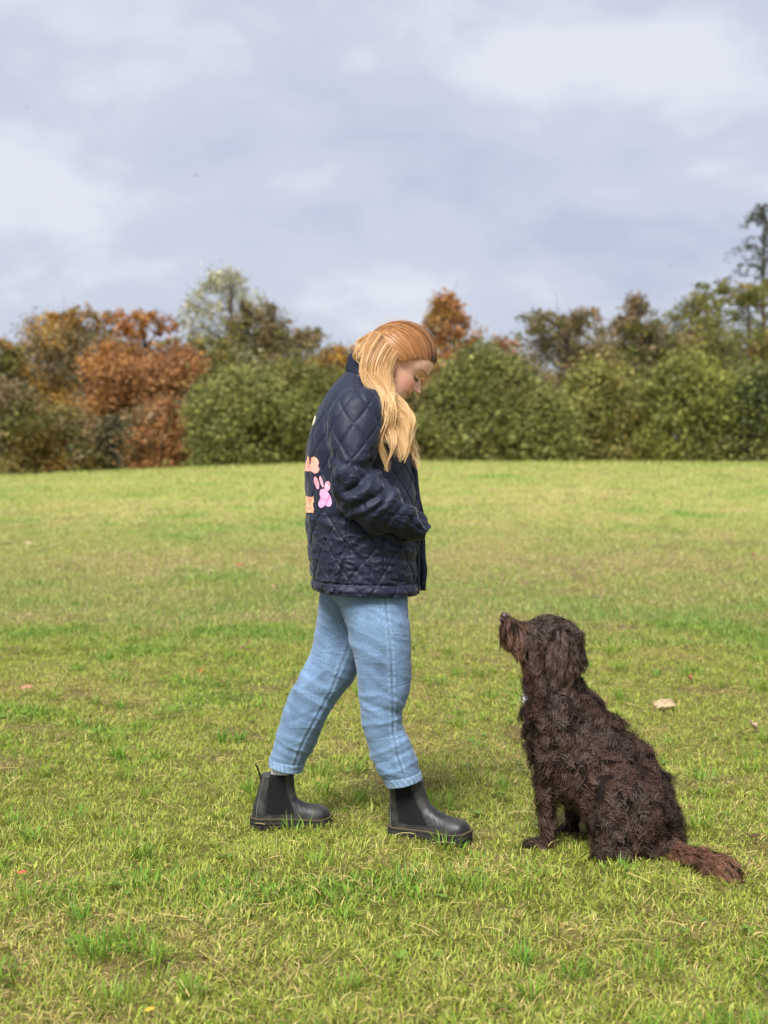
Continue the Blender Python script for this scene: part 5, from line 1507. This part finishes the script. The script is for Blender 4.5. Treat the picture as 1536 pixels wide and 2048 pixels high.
FUR = mat('dog_fur', rough=0.58, spec=0.30, attr='Col')
fr_ = np.random.default_rng(404)
def fur():
    A = dv[dq]; n_f = np.cross(A[:, 2] - A[:, 0], A[:, 3] - A[:, 1]); area = np.linalg.norm(n_f, axis=1) / 2
    n_f /= np.linalg.norm(n_f, axis=1, keepdims=True) + 1e-12
    if (n_f * dn[dq].mean(1)).sum(1).mean() < 0: n_f = -n_f
    dpx, dpy = toPX(dv); fpx = dpx[dq].mean(1); fpy = dpy[dq].mean(1)
    NC = 3250
    # more locks on small parts
    wgt = area * np.where((fpx < 1170) & (fpy < 1360), 2.0, 1.0) * np.where((fpx > 1340) & (fpy > 1685), 4.0, 1.0) * np.where((fpy > 1590) & (fpx < 1175), 1.6, 1.0)
    fi = fr_.choice(len(dq), NC, p=wgt / wgt.sum())
    ww = fr_.dirichlet(np.ones(4), NC)
    base = (A[fi] * ww[..., None]).sum(1); nr = n_f[fi]
    smooth_n = dn[dq[fi]].mean(1); smooth_n /= np.linalg.norm(smooth_n, axis=1, keepdims=True) + 1e-9
    bx, by = toPX(base)
    # which part of the coat
    head = (by < 1352) & (bx < 1172); muzzle = head & (bx < 1052); top = head & (by < 1262) & ~muzzle
    ear = head & (np.abs(base[:, 1] - 4.37) > .058) & (bx > 1086) & (by > 1258)
    tail = (bx > 1338) & (by > 1688) & (base[:, 1] < 4.16)
    leg = (by > 1560) & (bx < 1172) & (by > 1600)
    # flow of the hair
    flow = np.tile(np.array([[.25, -.02, -1.0]]), (NC, 1))
    bodyf = ~head & ~tail & ~leg
    flow[bodyf] = np.array([.55, -.1, -.85])
    flow[top] = np.array([.75, 0, -.35]); flow[muzzle] = np.array([.05, 0, -1.]); flow[ear] = np.array([-.05, 0, -1.0])
    flow[tail] = np.array([.75, -.60, -.28])
    ang = (vnoise(base, 14.0, 7) - .5) * 2.4; ang2 = (vnoise(base, 14.0, 17) - .5) * 1.2
    flow = flow + np.stack([np.sin(ang), ang2, .4 * np.cos(ang) - .4], 1) * np.where(ear | tail | muzzle, .25, .55)[:, None]
    L = np.where(ear, .062, np.where(muzzle, .042, np.where(top, .036, np.where(tail, .066, np.where(leg, .024, .042)))))
    L = L * (.75 + .5 * fr_.random(NC)); L = np.where(muzzle & (by > 1270), L * .6, L)
    lift = np.where(tail, .62, np.where(leg, .35, np.where(muzzle, .28, np.where(ear, .22, .40))))
    curl = np.where(ear, .0036, np.where(tail, .0030, np.where(muzzle, .0022, np.where(leg, .0036, .0068))))
    wl_ = np.where(ear, .026, np.where(tail, .032, np.where(muzzle, .034, .029)))
    tang = flow - (flow * nr).sum(1, keepdims=True) * nr; tang /= np.linalg.norm(tang, axis=1, keepdims=True) + 1e-9
    side = np.cross(nr, tang)
    PER, K = 10, 9
    t = np.linspace(0, 1, K)
    sp = np.where(ear | tail | muzzle, .0060, .0092)
    o1 = fr_.normal(0, 1, (NC, PER, 1)); o2 = fr_.normal(0, 1, (NC, PER, 1))
    ph = fr_.random((NC, 1, 1)) * 6.283 + fr_.normal(0, .35, (NC, PER, 1)); hand = np.where(fr_.random((NC, 1, 1)) < .5, -1, 1)
    len_ = L[:, None, None] * (.75 + .4 * fr_.random((NC, PER, 1)))
    s_ = t[None, None, :] * len_
    conv = 1 - .45 * t[None, None, :] ** 1.3
    amp = curl[:, None, None] * np.clip(t * 2.2, 0, 1)[None, None, :]
    w_ = 2 * np.pi * s_ / wl_[:, None, None]
    cs_ = amp * np.sin(w_ + ph) * hand; cn = amp * .95 * np.cos(w_ + ph)
    rise = lift[:, None, None] * len_ * (t - .62 * t ** 2)[None, None, :] * 1.15
    droop = -.20 * len_ * (t ** 2)[None, None, :]
    Pt = (base[:, None, None] + tang[:, None, None] * (s_ * np.where(bodyf, .62, .86)[:, None, None] + o1 * sp[:, None, None] * conv)[..., None] + side[:, None, None] * (o2 * sp[:, None, None] * conv + cs_)[..., None]
          + nr[:, None, None] * (rise + cn + .001)[..., None])
    Pt[..., 2] += droop
    Pt[..., 2] = np.maximum(Pt[..., 2], ground_z(Pt[..., 0].ravel(), Pt[..., 1].ravel()).reshape(Pt.shape[:-1]) + .003)
    # colour: chocolate, redder on muzzle, ear tips and tail; a white bib
    tone = .65 + .8 * vnoise(base, 30, 3) * fr_.random(NC) + .3 * fr_.random(NC)
    c0 = np.tile(np.array([[.040, .0192, .0115]]), (NC, 1))
    c0[muzzle] = (.070, .034, .019); c0[tail] = (.098, .045, .025); c0[ear] = (.042, .023, .0155); c0[top] = (.046, .029, .021)
    gr = (vnoise(base, 9, 29) > .62) & bodyf; c0[gr] = (.040, .022, .0148)
    wht = (bx < 1066) & (by > 1372) & (by < 1392) & (np.abs(base[:, 1] - 4.372) < .038) & (nr[:, 0] < -.80)
    c0[wht] = (.60, .57, .53); 
    c0 = c0 * tone[:, None]
    ct = c0 * 1.6 + .005; c0 = c0 * .85  # paler strand tips put a painted sheen into the coat colour; roots darker
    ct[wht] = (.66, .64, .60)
    n = NC * PER
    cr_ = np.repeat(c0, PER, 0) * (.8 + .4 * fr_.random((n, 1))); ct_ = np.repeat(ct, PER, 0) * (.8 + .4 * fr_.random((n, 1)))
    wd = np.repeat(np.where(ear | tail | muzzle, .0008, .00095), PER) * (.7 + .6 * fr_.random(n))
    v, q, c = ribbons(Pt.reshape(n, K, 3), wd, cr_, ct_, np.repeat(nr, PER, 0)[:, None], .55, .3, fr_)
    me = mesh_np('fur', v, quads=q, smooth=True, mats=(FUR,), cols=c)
    # soft coat: strands are shaded with the lie of the coat under them, bent by their own curl
    bend = side[:, None, None] * (cs_ / (curl[:, None, None] + 1e-6))[..., None] + tang[:, None, None] * (np.sin(w_ * .5 + ph) * .6)[..., None]
    nn = nr[:, None, None] + .55 * bend + np.array([0, 0, .12])
    nn = (nn / np.linalg.norm(nn, axis=-1, keepdims=True)).reshape(n, K, 1, 3).repeat(2, 2).reshape(-1, 3)
    me.normals_split_custom_set_from_vertices(nn.astype(np.float32))
    return me
link('fur', fur(), dog)
# nose, nostrils and eyes
NOSE = mat('dog_nose', (0.055, 0.032, 0.028), 0.35, 0.5); add_bump(NOSE, 300, .5, .001)
NB = Bag()
kk = FOC / 4.37
NB.ell(P(1009, 1232, 4.37), (8.5 / kk, .0150, 8 / kk)); NB.ell(P(1004, 1238, 4.37), (5 / kk, .010, 8 / kk))
v, q, n = fuse(NB, .0016, 5)
for sg in (-1, 1):
    c0 = P(1001, 1234, 4.37) + np.array([.001, .0075 * sg, 0]); g = np.exp(-(((v - c0) / .0038) ** 2).sum(1)); v = v - n * g[:, None] * .005
link('nose', mesh_np('nose', v, quads=q, smooth=True, mats=(NOSE,)), dog)
EYEM = mat('dog_eye', (0.02, 0.010, 0.006), 0.08, 0.6)
for sg in (-1, 1):
    E = Bag(); E.ell(P(1066, 1260, 4.37 + sg * .034), (.0085, .0075, .0085))
    v, t_, q = E.raw()
    link('eye', mesh_np('eye', v, tris=t_, quads=q, smooth=True, mats=(EYEM,)), dog)

# ================================================================== FALLEN LEAVES, TWIG, BIRDS
def leaf_mesh(col, seed, lobes=True):
    r = np.random.default_rng(seed)
    nu, nv = 26, 6
    th = np.linspace(0, 2 * np.pi, nu, endpoint=False)
    R = .55 + .45 * np.cos(th) ** 2 + (.16 * np.cos(th * 5) if lobes else 0) + r.normal(0, .09, nu)
    V = []
    for k in np.linspace(.04, 1, nv):
        x = np.cos(th) * R * k; y = np.sin(th) * R * k * .72
        z = .42 * x ** 2 * (1 if seed % 2 else -.4) + .65 * y ** 2 + .05 * np.abs(np.sin(y * 9 + x * 5)) + .06
        V.append(np.stack([x, y, z], -1))
    top = np.stack(V); bot = top[::-1].copy(); bot[..., 2] -= .035
    G = np.concatenate([top, bot])
    m = mat('dry_leaf', col, .75, .2)
    n, l = m.node_tree.nodes, m.node_tree.links
    nz = n.new('ShaderNodeTexNoise'); nz.inputs['Scale'].default_value = 6; nz.inputs['Detail'].default_value = 6
    t = n.new('ShaderNodeTexCoord'); l.new(t.outputs['Object'], nz.inputs['Vector'])
    rp = n.new('ShaderNodeValToRGB'); e = rp.color_ramp.elements
    e[0].position = .35; e[0].color = (*[c * .55 for c in col], 1); e[1].position = .62; e[1].color = (*col, 1)
    l.new(nz.outputs['Fac'], rp.inputs[0]); l.new(rp.outputs[0], n['Principled BSDF'].inputs['Base Color'])
    stem_p = np.stack([np.linspace(-.95, -1.5, 6), .06 * np.sin(np.linspace(0, 3, 6)), np.linspace(.40, .30, 6)], 1)
    return G, stem_p, m
TAN = (.50, .36, .22); PINKT = (.56, .40, .29); ORA = (.52, .145, .045); BRN = (.20, .105, .055); YLW = (.55, .38, .05)
LEAVES = [
 ('curled pale tan leaf, larger of the two right of the dog', 1330, 1422, 38, TAN, 25, 55), ('crumpled pale leaf at the right picture edge', 1502, 1468, 34, PINKT, 70, 60),
 ('small bright orange leaf in the grass left of the jacket', 481, 1143, 15, ORA, 40, 20), ('pale leaf just left of the jacket hem', 543, 1187, 14, TAN, 80, 45),
 ('brown tan leaf at the far left beside the green tuft', 55, 1388, 19, (.40, .22, .12), 10, 35), ('tiny orange leaf left of the rear knee', 402, 1356, 9, ORA, 50, 25),
 ('small red orange leaf at the lower left', 47, 1760, 14, (.55, .12, .06), 20, 30), ('rust leaf in the grass behind the dog’s head', 1376, 1370, 17, (.45, .17, .08), 65, 50),
 ('pale fleck of leaf at the upper left of the field', 57, 1098, 10, PINKT, 0, 30), ('dark brown leaf right of the jacket at mid field', 1236, 1153, 15, BRN, 30, 25),
 ('dark brown leaf near the right picture edge', 1508, 1121, 13, BRN, 30, 25), ('tiny pale leaf high on the right slope', 1349, 978, 9, PINKT, 0, 20),
 ('yellow leaf at the bottom picture edge', 302, 2034, 15, YLW, 30, 35), ('pale leaf far off left of the jacket', 440, 1030, 9, TAN, 0, 25),
 ('brown curled leaf between the feet', 668, 1425, 15, (.36, .20, .12), 15, 30), ('dark leaf in the grass above the dog’s tail', 1502, 1690, 22, (.10, .05, .03), 20, 15),
]
for i, (lb, px, py, wpx, col, rz, tilt) in enumerate(LEAVES):
    y = row_to_y(px, py); x = (px - 768) * y / FOC; sc = wpx * y / FOC / 1.5
    G, sp, m = leaf_mesh(col, 300 + i, i % 3 != 0)
    root = link('fallen_leaf', grid_mesh('fallen_leaf', G, mats=(m,)), label=lb, cat='leaf', group='fallen autumn leaves on the grass')
    root.location = (x, y - .01, float(ground_z(np.array(x), np.array(y))) + .012 + .0036 * y)
    root.rotation_euler = (rad(tilt * .8), rad(12 * math.sin(i)), rad(rz)); root.scale = (sc,) * 3
    a, b = tube(sp, np.linspace(.05, .03, 6), 5)
    link('stem', mesh_np('stem', a, quads=b, smooth=True, mats=(m,)), root)

def twig():
    y = row_to_y(490, 1300); x = (490 - 768) * y / FOC; z = float(ground_z(np.array(x), np.array(y)))
    r = np.random.default_rng(3)
    pth = np.stack([np.linspace(-.035, .04, 9), np.linspace(0, .02, 9), .012 + np.linspace(0, .05, 9) + r.normal(0, .002, 9)], 1)
    a, b = tube(pth, np.linspace(.005, .0025, 9), 7); p2 = np.stack([pth[5], pth[5] + [.012, -.01, .022]]); a2, b2 = tube(p2, [.0025, .0012], 5)
    m = mat('dead_twig', (.30, .19, .11), .85, .15); add_bump(m, 200, .6, .002)
    o = link('twig', mesh_np('twig', np.concatenate([a, a2]), quads=np.concatenate([b, b2 + len(a)]), smooth=True, mats=(m,)), label='short brown twig sticking out of the grass', cat='twig')
    o.location = (x, y, z)
twig()

BIRDM = mat('bird', (.03, .03, .035), .7, .2)
def bird(label, px, py, d, span, bank):
    root = bpy.data.objects.new('bird', None); C.objects.link(root)
    root.location = P(px, py, d); root.rotation_euler = (rad(8), rad(bank), rad(60)); root['label'] = label; root['category'] = 'bird'; root['group'] = 'tiny birds in the sky'
    xs = np.linspace(-.5, .5, 14); rr = .09 * np.sin(np.clip((xs + .5) * 1.02, 0.02, 1) * np.pi) ** .7 * span * 1.1 + .004
    a, b = tube(np.stack([xs * span * .75, 0 * xs, 0 * xs], 1), rr, 10)
    link('body', mesh_np('body', a, quads=b, smooth=True, mats=(BIRDM,)), root)
    for sg in (-1, 1):
        s = np.linspace(0, 1, 8)
        ch = span * (.24 - .17 * s); le = np.stack([span * (.12 + .06 * np.sin(s * 3) - .10 * s), sg * s * span * .55, span * (.16 * np.sin(s * 2.4))], 1)
        G = np.stack([le, le + np.stack([-ch * .4, 0 * s, .02 * span + 0 * s], 1), le - np.stack([ch, 0 * s, 0 * s], 1), le + np.stack([-ch * .4, 0 * s, -.012 * span + 0 * s], 1)], 1)
        link('wing', grid_mesh('wing', G, cap=True, mats=(BIRDM,)), root)
bird('tiny dark bird high left of the woman', 392, 350, 90, .34, 10)
bird('faint bird speck at the far upper left', 54, 215, 120, .26, -14)
bird('tiny bird low in the sky left of the conifer', 1342, 531, 110, .28, 5)
